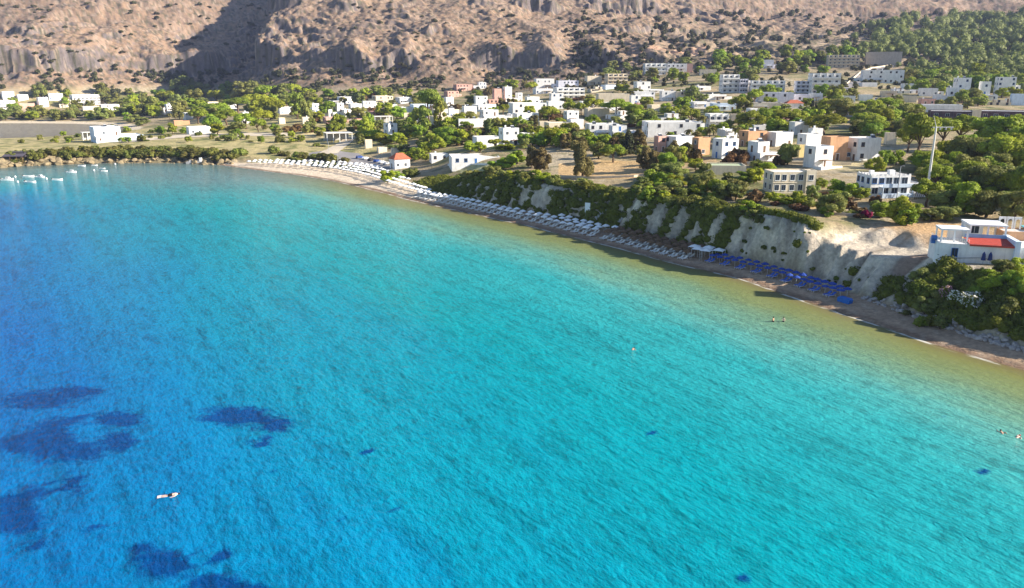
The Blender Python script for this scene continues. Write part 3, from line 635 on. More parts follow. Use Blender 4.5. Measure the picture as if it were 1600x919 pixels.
def blue_white_house():
    x, y, z = ground(1388, 308, 120); az = math.atan2(x, y); X, Y = x+math.sin(az)*4.5, y+math.cos(az)*4.5
    o = thing('house', (X, Y, z), math.radians(30)-az); tag(o, 'white house with pale blue shaded front and uneven parapet beside the tall pole', 'house', 'houses and villas of the seaside village'); LM.append(('pale blue fronted house', 1390, 283)); FOOT.append((X, Y, 10))
    wm = WALL['w']; b_ = WALL['b']
    block(o, -7, 3.4, -3.4, 4, -2, 5.4, wm, M_ROOF, .5); block(o, 3.41, 6.8, -2.6, 4.2, -2, 3.4, wm, M_ROOF, .4, 'side_wing')
    b = MB(); b.box(-4.6, 3.39, -5.2, -3.403, -2, .9); b.box(-4.6, 3.38, -5.2, -5.05, 2.6, 3.5); b.box(-4.6, 3.38, -5.05, -3.41, 2.45, 2.6); b.box(3.2, 3.38, -5.2, -5.0, .9, 2.45); b.box(-4.6, -4.4, -5.2, -5., .9, 2.45); part('balcony', b.mesh('balcony', b_), o)
    for xx in (-6.1, -4.2, -2.3, -.3, 1.8): part('window', WIN['l' if xx > -3 else 'b'], o, (xx, -3.4, 4.1))
    for xx in (-5.8, -3., -.6, 1.9): part('window', WIN['l'], o, (xx, -3.4, 1.6))
    for yy in (-2, .8, 3): part('window', WIN['b'], o, (-7, yy, 4.0), -math.pi/2); part('window', WIN['b'], o, (-7, yy-.3, 1.5), -math.pi/2)
    part('window', WIN['w'], o, (5.1, -2.6, 1.8))
    b = MB(); b.box(-.25, .25, -.1, .1, .001, .35); pb = b.mesh('parapet_block', wm)
    for k in range(9): part('parapet_block', pb, o, (-6.5+k*1.2, -3.28, 5.4))
    for k in range(5): part('parapet_block', pb, o, (-6.88, -2.7+k*1.5, 5.4), math.pi/2)
    for xx, yy, s in ((-4.5, 1.5, .5), (.5, 1, .7), (1.6, 2.6, .4)):
        b = MB(); b.box(xx-s, xx+s, yy-s, yy+s, 4.6, 6.0+s*.4); part('chimney', b.mesh('chimney', wm), o)
    b = MB(); b.poly([(3.3, -5.2, 3.49), (6.9, -5.4, 1.6), (6.9, -5.2, 1.4), (3.4, -5.0, 3.3)]); b.box(3.5, 6.8, -5.3, -5.15, -2, 1.5); part('stair', b.mesh('stair', wm), o)
blue_white_house()
def sea_villa():
    """white and blue villa with terraces at the right edge"""
    x, y, z = ground(1490, 409, 100); o = thing('villa', (x, y, z), math.radians(-14)); 
    tag(o, 'white villa with red terrace roof and white pergolas above the oleander bank', 'villa'); LM.append(('red terraced villa', 1530, 370)); FOOT.append((x+7, y+5, 13))
    wm = WALL['w']
    pl = [(-3.2, 5.5), (-3.2, 1.0), (-2.5, .1), (-1, -.35), (5, -.6), (12, -1.2), (17, -1.2), (17, 5.5)]
    b = MB(); n = len(pl)
    for i in range(n): p, q = pl[i], pl[(i+1) % n]; b.quad((*p, -2.5), (*q, -2.5), (*q, 3.5), (*p, 3.5))
    b.poly([(*p, 3.5) for p in pl]); part('wall', b.mesh('wall', wm), o)
    b = MB(); b.poly([(2.0, 3.3, 4.12), (2.0, -.75, 3.62), (9.3, -1.35, 3.62), (9.3, 3.3, 4.12)][::-1]); b.poly([(2.0, -.95, 3.62), (9.3, -1.45, 3.62), (9.3, -1.45, 3.30), (2, -.95, 3.30)][::-1])
    b.poly([(2.0, 3.3, 4.15), (2.0, -.95, 3.64), (9.3, -1.45, 3.64), (9.3, 3.3, 4.15)][::-1]); part('terrace_roof', b.mesh('terrace_roof', plain('red_deck', (.42, .065, .045), .7, .2, 2)), o)
    def rail(x0, y0, x1, y1, z):
        b = MB(); L = math.hypot(x1-x0, y1-y0); m = int(L/.35)
        b.tube([(x0, y0, z+.95), (x1, y1, z+.95)], .035, 5); b.tube([(x0, y0, z+.5), (x1, y1, z+.5)], .02, 4)
        for k in range(m+1): t = k/m; b.tube([(lerp(x0, x1, t), lerp(y0, y1, t), z), (lerp(x0, x1, t), lerp(y0, y1, t), z+.95)], .022, 4)
        part('railing', b.mesh('railing', M_WHITE), o)
    rail(-3.0, .95, -1, -.2, 3.5); rail(-1, -.2, 2, -.35, 3.5); rail(-3.05, 5.2, -3.05, 1.0, 3.5)
    def perg(x0, x1, y0, y1, z0, z1, nx):
        b = MB(); b.box(x0, x1, y0, y1, z1-.28, z1); part('pergola_roof', b.mesh('pergola_roof', M_WHITE), o)
        for k in range(nx):
            for yy in (y0+.25, y1-.25):
                c = MB(); xx = x0+.25+(x1-x0-.5)*k/(nx-1); c.box(xx-.13, xx+.13, yy-.13, yy+.13, z0, z1-.281); part('column', c.mesh('column', M_WHITE), o)
    perg(-2.6, 2.3, 1.0, 5.2, 3.5, 6.0, 3); perg(2.9, 9.4, 3.6, 9.5, 3.5, 6.6, 3)
    b = MB(); b.box(-.6, 1.9, 4.2, 4.4, 3.5, 5.7); part('inner_wall', b.mesh('inner_wall', wm), o)
    block(o, 3.2, 6.2, 6.8, 9.2, 3.4, 6.25, wm, M_ROOF, .05, 'upper_room'); part('window', WIN['l'], o, (4.7, 6.8, 5.2))
    block(o, 9.31, 17.5, 5.6, 10.5, -2, 5.2, WALL['o'], M_ROOF, .3, 'rear_wall')
    b = MB(); b.box(9.32, 10.2, -1.6, 5.5, -2.4, 4.6); part('buttress_wall', b.mesh('buttress_wall', WALL['b']), o)
    b = MB(); b.box(2.2, 9.3, 3.32, 3.46, 3.5, 4.8); part('blue_parapet', b.mesh('blue_parapet', plain('blue_screen', (.25, .42, .62), .6, .15)), o)
    wn = win_mesh('window', .95, 1.5, M_BLUE); part('window', wn, o, (-.2, -.42, 1.9)); part('window', wn, o, (13, -1.2, 1.8)); part('door', DOOR['b'], o, (11.6, -1.17, 0))
    for k in range(3):
        b = MB(); x0 = 9.9+k*1.35
        pts = [(-.6, 0), (-.4, 0)]+[(-.4*math.cos(a*math.pi/6), 1.5+.4*math.sin(a*math.pi/6)) for a in range(7)]+[(.4, 0), (.6, 0), (.6, 2.3), (-.6, 2.3)]
        b.prism([(x0+p, 5.2+q) for p, q in pts], 8.6, 8.9); part('arch', b.mesh('arch', wm), o)
    b = MB(); b.box(14.2, 19, 8, 12, 5.25, 5.45); part('teal_roof', b.mesh('teal_roof', plain('teal_paint', (.16, .45, .48), .6)), o)
    b = MB(); b.box(-3.9, -3.3, 1.2, 2.2, 3.1, 3.6); b.tube([(-3.9, 1.7, 4.1), (-3.0, 1.7, 4.1)], .5, 10); part('water_tank', b.mesh('water_tank', M_BLUE), o)
    b = MB(); b.tube([(-2.9, .3, 1.2), (0, -.5, .8), (4, -.63, 1.1), (8, -.93, .7)], .04, 5); part('cable', b.mesh('cable', M_DARK), o)
    px, py = 1535, 414; x, y, z = ground(px, py, 100)
    for k in range(2):
        u = thing('folded_parasol', (x+k*1.1, y-.2*k, z)); tag(u, ('left' if k == 0 else 'right')+' one of two folded navy parasols at the foot of the villa wall', 'parasol', 'folded navy parasols')
        b = MB(); b.tube([(0, 0, 0), (0, 0, 2.5)], .03, 6); part('pole', b.mesh('pole', M_METAL), u)
        b = MB(); b.tube([(0, 0, .9), (0, 0, 1.3), (0, 0, 2.0), (0, 0, 2.45)], [.42, .36, .3, .06], 8); part('canopy', b.mesh('canopy', plain('navy_fabric', (.03, .05, .16), .8)), u)
sea_villa()
ORD = ['first','second','third','fourth','fifth','sixth','seventh','eighth','ninth','tenth','eleventh','twelfth','thirteenth','fourteenth','fifteenth','sixteenth','seventeenth','eighteenth','nineteenth','twentieth']
ORD += [a+' '+s for a, b in (('twenty','thirtieth'),('thirty','fortieth'),('forty','fiftieth'),('fifty','sixtieth')) for s in ORD[:9]+[b]]
ORD = [o.split()[-1] if o.split()[-1] in ('thirtieth','fortieth','fiftieth','sixtieth') else o for o in ORD]
# ---------------------------------------------------------------- foliage
def leafm(name, c, hue=.03, val=.35, trans=.34):
    m = N(name); at = m.n('Attribute', attribute_name='leaf').outputs['Fac']; oi = m.n('ObjectInfo').outputs['Random']
    h = m.n('HueSaturation'); h.inputs['Color'].default_value = (*c, 1); m.l(m.mapr(oi, 0, 1, .5-hue, .5+hue*.6), h.inputs['Hue']); h.inputs['Saturation'].default_value = 1.0
    v = m.math('MULTIPLY', m.mapr(at, 0, 1, 1-val, 1+val), m.mapr(m.math('FRACT', m.math('MULTIPLY', oi, 7.3)), 0, 1, .75, 1.25)); m.l(v, h.inputs['Value'])
    m.col(h.outputs[0]); m.rough(.65); m.p.inputs['Specular IOR Level'].default_value = .15
    tr = m.n('BsdfTranslucent'); m.l(h.outputs[0], tr.inputs[0]); mx = m.n('MixShader'); mx.inputs[0].default_value = trans
    m.l(m.p.outputs[0], mx.inputs[1]); m.l(tr.outputs[0], mx.inputs[2]); m.l(mx.outputs[0], m.t.nodes['Material Output'].inputs['Surface']); return m.m
LEAF = {'P': leafm('pine_leaf', (.25, .30, .03)), 'B': leafm('broad_leaf', (.225, .295, .03)), 'O': leafm('olive_leaf', (.215, .235, .06)), 'T': leafm('tamarisk_leaf', (.17, .145, .05)), 'Y': leafm('cypress_leaf', (.05, .06, .025)),
        'L': leafm('poplar_leaf', (.27, .32, .055)), 'S': leafm('shrub_leaf', (.15, .17, .035)), 'D': leafm('dry_leaf', (.19, .115, .045)), 'G': leafm('bright_leaf', (.26, .32, .025)), 'M': leafm('palm_leaf', (.16, .15, .04)),
        'C': leafm('scrub_leaf', (.14, .165, .022)), 'K': leafm('maquis_leaf', (.165, .165, .04)), 'R': leafm('crimson_flower', (.26, .015, .04)), 'F': leafm('pink_flower', (.42, .24, .26)), 'W': leafm('white_flower', (.62, .60, .55)), 'H': leafm('hill_leaf', (.10, .10, .042))}
M_BARK = plain('bark', (.13, .085, .055), .9, .3, 2)
def leaves(lobes, n, size, rng, jit=.55, core=True, low=-.55):
    L = np.array(lobes, float); area = (L[:, 3]*L[:, 5]+L[:, 4]*L[:, 5]+L[:, 3]*L[:, 4]); pk = rng.choice(len(L), n, p=area/area.sum())
    dv = rng.normal(size=(n, 3)); dv /= np.linalg.norm(dv, axis=1)[:, None]
    fl = dv[:, 2] < low; dv[fl, 2] *= -1
    rad = rng.uniform(.80, 1.08, n)[:, None]; P = L[pk, :3]+dv*L[pk, 3:6]*rad
    nr = dv/L[pk, 3:6]; nr /= np.linalg.norm(nr, axis=1)[:, None]; nr += rng.normal(size=(n, 3))*jit; nr /= np.linalg.norm(nr, axis=1)[:, None]
    a = np.cross(nr, rng.normal(size=(n, 3))); a /= np.linalg.norm(a, axis=1)[:, None]; b = np.cross(nr, a)
    s = (size*rng.uniform(.6, 1.35, n))[:, None]; a = a*s; b = b*s*rng.uniform(.5, .9, n)[:, None]
    V = np.stack([P-a*.9, P-b*.8+a*.1, P+a, P+b*.9-a*.1], 1).reshape(-1, 3); F = np.arange(n*4).reshape(-1, 4)
    lv = rng.rand(len(L))[pk]*.55+rng.rand(n)*.45; val = np.repeat(lv, 4)
    if core:
        nu, nv = 8, 5; cv = []; cf = []
        for l in L:
            i = sum(len(c) for c in cv); th = np.linspace(.25, math.pi-.25, nv); ph = np.arange(nu)*2*math.pi/nu
            T, Ph = np.meshgrid(th, ph, indexing='ij'); cv.append(np.stack([l[0]+.80*l[3]*np.sin(T)*np.cos(Ph), l[1]+.80*l[4]*np.sin(T)*np.sin(Ph), l[2]+.80*l[5]*np.cos(T)], -1).reshape(-1, 3))
            for r_ in range(nv-1):
                for c_ in range(nu): cf.append((i+r_*nu+c_, i+(r_+1)*nu+c_, i+(r_+1)*nu+(c_+1) % nu, i+r_*nu+(c_+1) % nu))
        C = np.vstack(cv); F = np.vstack([F, np.array(cf)+len(V)]); V = np.vstack([V, C]); val = np.concatenate([val, np.full(len(C), .4)])
    return V, F, val
def leaf_mesh(name, V, F, val, mat):
    me = mesh_np(name, V, F, [mat]); attr(me, 'leaf', val); return me
def lobes_for(kind, rng):
    o = []
    def add(x, y, z, r, rz=None): o.append((x, y, z, r, r*rng.uniform(.85, 1.1), rz or r*rng.uniform(.75, 1.)))
    if kind == 'P':                                     # spreading stone pine, domed top
        for k in range(15):
            a = rng.rand()*6.283; q = math.sqrt(rng.rand())*.36; add(q*math.cos(a), q*math.sin(a), .58+.25*(1-(q/.4)**2)+rng.uniform(-.12, .04), rng.uniform(.14, .19), rng.uniform(.13, .19))
    elif kind in 'BGO':
        for k in range(18):
            a = rng.rand()*6.283; z = rng.uniform(.17, .84); m = .38*math.sqrt(max(.05, 1-((z-.45)/.48)**2)); q = m*math.sqrt(rng.rand()); add(q*math.cos(a), q*math.sin(a), z, rng.uniform(.14, .21))
    elif kind == 'T':
        for k in range(18):
            a = rng.rand()*6.283; z = rng.uniform(.14, .88); m = .40*(1-.45*z); q = m*math.sqrt(rng.rand()); add(q*math.cos(a), q*math.sin(a), z, rng.uniform(.09, .14), rng.uniform(.13, .2))
    elif kind == 'Y':
        for k in range(9): z = .12+k*.1; r = .36*(1-z*.75); o.append((rng.uniform(-.05, .05), rng.uniform(-.05, .05), z, r, r, .13))
    elif kind == 'L':
        for k in range(20):
            a = rng.rand()*6.283; z = rng.uniform(.15, .93); m = .36*math.sqrt(max(.06, 1-abs(z-.45)/.58)); q = m*math.sqrt(rng.rand()); add(q*math.cos(a), q*math.sin(a), z, rng.uniform(.09, .16), rng.uniform(.06, .1))
    else:
        for k in range(9):
            a = rng.rand()*6.283; q = math.sqrt(rng.rand())*.34; add(q*math.cos(a), q*math.sin(a), rng.uniform(.25, .55)*(1-q), rng.uniform(.15, .22), rng.uniform(.2, .36))
    return o
def trunk_mesh(kind, lobes, rng):
    b = MB(); top = .55 if kind in 'PBGO' else .7
    if kind in 'SKCRFWDHG': top = .3
    lean = rng.uniform(-.05, .05); r = .035 if kind != 'Y' else .04
    b.tube([(0, 0, -.12), (lean*.3, 0, .15), (lean, lean, top*.6), (lean*1.3, lean, top)], [r*1.25, r, r*.75, r*.4], 6)
    for l in lobes[:6]: b.tube([(lean, lean, top*.55), ((l[0]+lean)*.55, (l[1]+lean)*.55, (top*.55+l[2])*.52), (l[0], l[1], l[2])], [r*.5, r*.35, r*.15], 4, cap=False)
    return b.mesh('trunk', M_BARK)
PROTO = {}
def proto(kind, near):
    key = (kind, near)
    if key not in PROTO:
        PROTO[key] = []
        for v in range(4 if kind in 'PBOTS' else 2):
            rng = np.random.RandomState(sum(map(ord, kind))*31+v*7+near); lb = lobes_for(kind, rng)
            n, sz = ((3400, .032) if near else (900, .058)) if kind not in 'SKRFWDCH' else ((1500, .045) if near else (420, .085))
            jit = .55 if kind not in 'T' else .8
            V, F, val = leaves(lb, n, sz, rng, jit); PROTO[key].append((trunk_mesh(kind, lb, rng), leaf_mesh('crown', V, F, val, LEAF[kind])))
            if kind in 'FW':                                           # flowering: leafy crown with blossom over it
                V2, F2, v2 = leaves(lb, int(n*.55), sz*.9, rng, .6, False, -.1); c = np.array([0, 0, .35]); PROTO[key][-1] = (PROTO[key][-1][0], leaf_mesh('crown', V, F, val, LEAF['C']), leaf_mesh('blossom', (V2-c)*1.06+c, F2, v2, LEAF[kind]))
    return PROTO[key]
def palm_meshes():
    b = MB(); b.tube([(0, 0, -.5), (.1, 0, 1.5), (.05, 0, 3.2), (.2, .05, 4.8)], [.24, .18, .16, .2], 7); tr = b.mesh('trunk', M_BARK)
    fm = []
    for v in range(3):
        rng = random.Random(v); V = []; F = []; dr = rng.uniform(.8, 1.2)
        pts = [Vector((t*2.3*(1-.12*t), 0, .75*math.sin(t*2.2)*.9-1.5*dr*t*t)) for t in [k/9 for k in range(10)]]
        for i in range(1, 10):
            p = pts[i]; wl = .75*math.sin(min(1, i/9+.12)*math.pi*.86)+.12
            for sd in (-1, 1):
                k = len(V); V += [pts[i-1], p, p+Vector((.35, sd*wl, -.25)), pts[i-1]+Vector((.22, sd*wl*.85, -.2))]; F.append((k, k+1, k+2, k+3))
        fm.append(leaf_mesh('frond', np.array([list(q) for q in V]), np.array(F), np.array([rng.random() for q in V]), LEAF['M']))
    return tr, fm
PALM = palm_meshes()
CATS = {'P': ('pine_tree', 'tree', 'spreading stone pine'), 'B': ('broadleaf_tree', 'tree', 'round green tree'), 'O': ('olive_tree', 'tree', 'grey green olive tree'), 'T': ('tamarisk_tree', 'tree', 'feathery olive brown tamarisk'), 'Y': ('cypress_tree', 'tree', 'dark narrow cypress'),
        'L': ('poplar_tree', 'tree', 'tall pale green poplar'), 'S': ('shrub', 'shrub', 'low olive green shrub'), 'D': ('dry_shrub', 'shrub', 'rusty brown dry shrub'), 'G': ('broadleaf_tree', 'tree', 'bright yellow green tree'), 'M': ('palm_tree', 'tree', 'small palm'),
        'K': ('maquis_shrub', 'shrub', 'rounded maquis bush'), 'R': ('bougainvillea', 'shrub', 'crimson bougainvillea'), 'F': ('oleander', 'shrub', 'pink flowering oleander'), 'W': ('oleander', 'shrub', 'white flowering oleander'), 'H': ('mountain_shrub', 'shrub', 'dark hillside shrub'), 'C': ('cliff_shrub', 'shrub', 'dark green cliff shrub')}
def plant(px, py, wp, hp, kind, label=None, short=None, pos=None, group=None, share=None):
    if pos: x, y, z = pos
    else: x, y, z = ground(px, py, 100)
    m = proj(x, y, z)[2]/FPX; w, h = wp*m, hp*m; nm, cat, desc = CATS[kind]; rz = random.uniform(0, 6.28)
    if kind == 'M':
        s = h/6.2; o = thing(nm, (x, y, z), rz, (s, s, s)); part('trunk', PALM[0], o)
        for k in range(13): f = part('frond', PALM[1][k % 3], o, (.2, .05, 4.75), k*2.399); f.rotation_euler[1] = -.55+.09*k
    else:
        near = 1 if wp > 34 else 0; pr = proto(kind, near); t = random.choice(pr)
        o = thing(nm, (x, y, z-.1), rz, (w*1.02, w*1.02*random.uniform(.9, 1.1), h)); part('trunk', t[0], o); part('crown', t[1], o)
        if len(t) > 2: part('blossom', t[2], o)
    g = group or {'tree': 'trees among the village houses', 'shrub': 'shrubs between houses and cliff'}[cat]
    if share: tag(o, share, cat, g)
    elif label: tag(o, label, cat, g)
    else: auto(o, desc, cat, g)
    if short: LM.append((short, px, py-hp/2))
    return o
TREES = [
 (672,210,52,72,'L','very tall pale green poplar towering over the middle village','tall poplar'),(688,206,30,52,'L'),(655,208,28,40,'L'),
 (857,190,36,24,'P'),(812,206,24,26,'B','round dark conical tree in front of the broad stepped house','round conical tree'),(926,178,34,26,'P'),(962,183,54,28,'P','wide dark stone pine beside the long low cream roof','wide dark pine'),(990,188,36,26,'P'),(908,180,22,20,'P'),
 (868,228,46,30,'P'),(890,216,32,26,'P'),(905,230,30,26,'O'),(884,232,26,22,'T'),(820,230,28,24,'B'),(832,228,24,20,'O'),(925,196,24,18,'G'),(945,230,28,22,'B'),
 (911,278,56,56,'T','large feathery tamarisk standing on the bare ochre field','field tamarisk'),(843,268,46,44,'T','feathery brown green tamarisk left of the bare ochre field','left tamarisk'),(830,262,30,34,'T'),(982,240,34,36,'Y','dark sparse conifer in front of the long white house','dark conifer'),(958,254,44,30,'P','round green tree on the right edge of the ochre field'),(935,248,34,26,'O'),(1013,268,48,42,'T','grey brown tamarisk on the right of the ochre field','right tamarisk'),
 (1050,256,34,30,'O'),(1062,254,30,28,'B'),(1084,252,28,26,'D'),(1052,278,44,26,'O'),(1152,256,44,34,'D','bare brown tree in front of the blue door house','bare brown tree'),(1140,258,30,26,'D'),(1230,258,36,38,'O','bushy olive tree between the white cubic house and the ochre cornered house','bushy olive'),(1215,258,24,24,'D'),
 (1075,222,14,22,'M'),(1108,222,16,26,'M'),(1097,204,14,26,'M'),(1152,222,16,26,'M'),(1046,222,12,18,'M'),
 (1172,206,50,32,'B'),(1198,200,44,30,'B'),(1222,200,54,30,'P'),(1238,198,44,28,'P'),(1216,208,34,18,'G'),(1160,200,30,26,'O'),(1287,211,74,34,'P','wide umbrella shaped stone pine rising above the cubic row','wide umbrella pine'),(1312,184,44,34,'O'),(1268,182,18,24,'Y'),(1273,184,8,28,'Y'),(1262,184,14,18,'D'),
 (1362,182,36,28,'P'),(1385,180,40,28,'P'),(1402,188,38,26,'B'),(1372,192,24,20,'B'),(1394,194,22,20,'B'),(1348,190,28,22,'O'),(1425,186,34,24,'P'),(1366,218,44,28,'B'),(1340,210,26,18,'O'),(1390,210,34,22,'O'),
 (1431,250,66,72,'P','tall dark pine left of the tall pole',None),(1418,238,40,40,'P'),(1470,232,60,48,'P'),(1500,228,66,50,'P'),(1535,238,74,54,'B'),(1575,240,70,58,'B'),(1600,250,50,60,'B'),(1512,262,70,54,'O'),(1555,268,70,60,'P'),(1595,272,56,54,'B'),
 (1440,270,34,30,'G'),(1465,268,42,36,'G','bright green bushy plant right of the tall pole',None),(1492,270,40,34,'G'),(1478,278,36,26,'B'),(1382,262,28,30,'B'),(1400,258,24,26,'B'),(1372,270,26,26,'G'),(1358,264,20,16,'G'),
 (1488,304,44,34,'B'),(1520,300,52,44,'O'),(1556,310,66,56,'O'),(1596,316,60,66,'B'),(1470,330,54,36,'O'),(1505,334,58,42,'T'),(1540,340,64,48,'O'),(1585,344,62,50,'O'),(1455,345,34,22,'O'),(1480,345,40,26,'O'),
 (1403,348,46,44,'G','bright yellow green bush behind the lit scree shelf','bright cliff bush'),(1416,352,34,30,'G'),(1378,340,36,24,'B'),(1353,340,18,16,'R','crimson bougainvillea bush in front of the pale blue fronted house'),(1340,334,30,18,'D'),(1300,336,48,36,'O'),(1288,330,34,32,'S'),(1322,326,34,24,'D'),(1330,308,30,24,'G'),(1310,300,30,20,'B'),(1280,292,26,16,'B'),(1345,312,26,20,'B'),(1366,318,24,18,'D'),
 (1175,316,30,30,'D','rusty orange bush left of the cream block house'),(1150,310,40,32,'O'),(1125,312,36,28,'O'),(1100,302,44,34,'O'),(1160,288,36,22,'B'),(1185,262,30,18,'S'),(1200,266,36,14,'G'),(1178,276,22,16,'G'),(1085,292,40,24,'O'),(1240,316,34,16,'S'),(1262,322,34,18,'S'),
 (1032,290,40,18,'G','bright lime hedge like bush at the end of the ochre field','lime bush'),(1056,290,36,18,'G'),(1010,296,26,14,'G'),(1075,308,46,24,'S'),(1110,322,40,20,'S'),
 (1565,424,36,24,'O','rounded shrub in front of the villa wall'),(1475,478,40,44,'F','pink flowering oleander on the bank below the villa'),(1507,484,46,46,'W','white flowering oleander on the bank below the villa'),(1545,462,44,34,'G'),(1525,470,30,28,'B'),(1582,448,40,30,'B'),(1597,470,40,36,'B'),(1450,462,54,36,'C'),(1430,458,40,28,'C'),(1490,452,50,30,'C'),(1540,500,50,36,'C'),(1575,495,56,40,'S'),(1600,510,44,34,'S'),(1515,512,44,30,'C'),(1460,492,36,24,'C'),(1590,425,34,24,'G'),(1548,440,40,20,'G'),
 (606,286,28,22,'G'),(640,276,34,18,'S'),(620,282,26,16,'B'),
 (582,220,46,18,'G'),(600,226,40,20,'G'),(620,224,30,18,'G'),(575,216,24,34,'B'),(578,205,22,30,'B'),(528,206,26,30,'B'),(500,212,22,14,'B'),(564,226,16,18,'O'),(630,240,30,16,'O'),(648,246,26,16,'G'),(680,234,44,28,'B'),(700,228,40,28,'B'),(716,226,34,26,'G'),(690,216,36,20,'G'),(735,238,26,18,'B'),(750,240,24,20,'G'),(795,262,40,22,'G'),(778,266,34,18,'B'),(808,256,30,22,'G'),(790,234,34,10,'G'),
 (465,186,34,42,'L'),(478,190,26,36,'O'),(512,182,30,26,'B'),(470,204,30,16,'D'),(452,206,26,14,'D'),(492,206,26,12,'D'),(700,205,30,24,'B'),(715,200,36,24,'B'),(730,196,36,22,'O'),(640,202,34,20,'B'),(652,190,30,22,'B'),(600,182,34,24,'B'),(620,186,30,22,'B'),(560,186,30,20,'O'),
 (355,196,40,26,'P'),(385,202,40,26,'P'),(410,200,46,28,'P'),(342,184,44,24,'P'),(372,176,46,24,'P'),(400,172,50,26,'P'),(425,186,46,34,'P'),(440,166,30,20,'O'),(330,200,34,24,'B'),(310,194,34,26,'P'),(340,210,26,18,'G'),(370,210,34,20,'O'),(404,206,30,22,'P'),(428,208,18,16,'B'),(300,172,30,20,'B'),(280,166,34,20,'O'),(318,170,28,18,'O'),
 (250,210,16,14,'B'),(270,210,18,18,'B'),(288,208,16,10,'B'),(240,184,24,20,'B'),(225,180,26,18,'O'),(265,190,14,14,'M'),(275,190,14,14,'M'),(285,190,14,15,'M'),(208,192,24,14,'O'),(222,196,26,14,'O'),(190,180,26,14,'O'),(170,184,22,12,'O'),(154,186,12,16,'Y'),(100,184,20,12,'O'),(120,184,22,12,'O'),(70,182,24,12,'O'),(85,180,20,10,'O'),(50,184,24,14,'B'),(30,186,26,14,'O'),(10,184,24,12,'O'),(140,184,22,12,'O'),(60,176,20,12,'O'),(105,166,20,14,'B'),(118,170,16,10,'O'),(175,162,24,14,'O'),(200,166,26,16,'O'),(205,178,22,14,'G'),
 (408,224,12,12,'B'),(310,212,14,8,'S'),
]
for t in TREES: plant(*t[:5], *(t[5:7] if len(t) > 5 else ()))
# looser greenery between the houses
def blocked(x, y, r=1.5): return any((x-a)**2+(y-b)**2 < (c+r)**2 for a, b, c in FOOT)
AREAS = [((700,1000,140,235),95,'BOPGSDT',(14,30)),((1000,1290,150,212),80,'BOPGOB',(18,34)),((940,1180,105,132),30,'BOO',(14,24)),((1120,1345,88,116),34,'BOG',(14,26)),((480,700,152,210),75,'BOGDO',(14,30)),((230,470,148,190),55,'BPOO',(18,34)),
         ((1300,1600,125,172),70,'BOOG',(16,32)),((0,240,146,189),46,'OOB',(14,26)),((1000,1180,262,318),34,'SOGB',(18,36)),((1190,1440,296,340),34,'SODGB',(16,32)),((1440,1600,240,335),34,'BPO',(38,60)),((560,720,205,258),34,'SOGB',(14,26)),((1335,1440,168,215),24,'BPO',(24,40)),((880,1240,220,250),16,'BOT',(20,34)),((1400,1600,436,515),22,'CSGO',(22,44)),((20,450,200,224),40,'SOKB',(9,17)),((815,1010,214,232),26,'BOTPG',(20,34)),((690,900,200,226),24,'BOGP',(16,28)),((440,620,196,232),16,'SOB',(10,18))]
for (x0, x1, y0, y1), n, kinds, wr in AREAS:
    k = 0; tries = 0
    while k < n and  tries < n*12:
        tries += 1; px, py = random.uniform(x0, x1), random.uniform(y0, y1); x, y, z = ground(px, py, 120)
        if gfield(GD, x, y) < (14 if px < 1380 or py < 430 else 4) or (gfield(GB, x, y) < 5 and x < -200) or blocked(x, y): continue
        if 505 < px < 600 and 222 < py < 262: continue
        if 1300 < px < 1400 and 106 < py < 152: continue
        w = random.uniform(*wr); kd = random.choice(kinds); h = w*random.uniform(.6, .95)*(.6 if kd in 'SD' else 1)
        if any(py > q[3]-3 and (min(px+w*.45, q[1])-max(px-w*.45, q[0]))*(min(py, q[3])-max(py-h, q[2])) > .38*(q[1]-q[0])*(q[3]-q[2]) and px+w*.45 > q[0] and px-w*.45 < q[1] and py-h < q[3] for q in HOUSES+[(1186, 1268, 262, 303), (1335, 1445, 250, 308), (1455, 1600, 336, 412)]): continue
        plant(px, py, w, h, kd); k += 1
# maquis along the headland and behind the far beach
for k in range(46):
    px = 30+k*9.2+random.uniform(-3, 3)
    for row, (d0, d1) in enumerate(((4.5, 8), (8.5, 13), (14, 20))):
        if px < 120 and random.random() < .4: continue
        if px > 350 and row < 2: continue
        d = random.uniform(d0, d1)+(14 if px > 345 else 0)*(row == 2)
        x, y = shore(px, d); w = random.uniform(15, 27); plant(px, 0, w, w*random.uniform(.5, .7), random.choice('KKS'), pos=(x, y, hz(x, y)), group='maquis bushes along the headland', share=f"olive brown bush in the {('seaward','middle','landward')[row]} belt along the headland, {ORD[k]} from the left")
for k in range(26):
    px = 452+k*5.4
    if 478 < px < 486 or 528 < px < 536: continue
    x, y, z = ground(px, 251+k*.95-(3 if k > 12 else 0), 120); plant(px, 0, 12, 9, 'S', pos=(x, y, z), group='clipped bushes of the car park hedge', share='clipped green bush in the hedge between the car park and the beach')
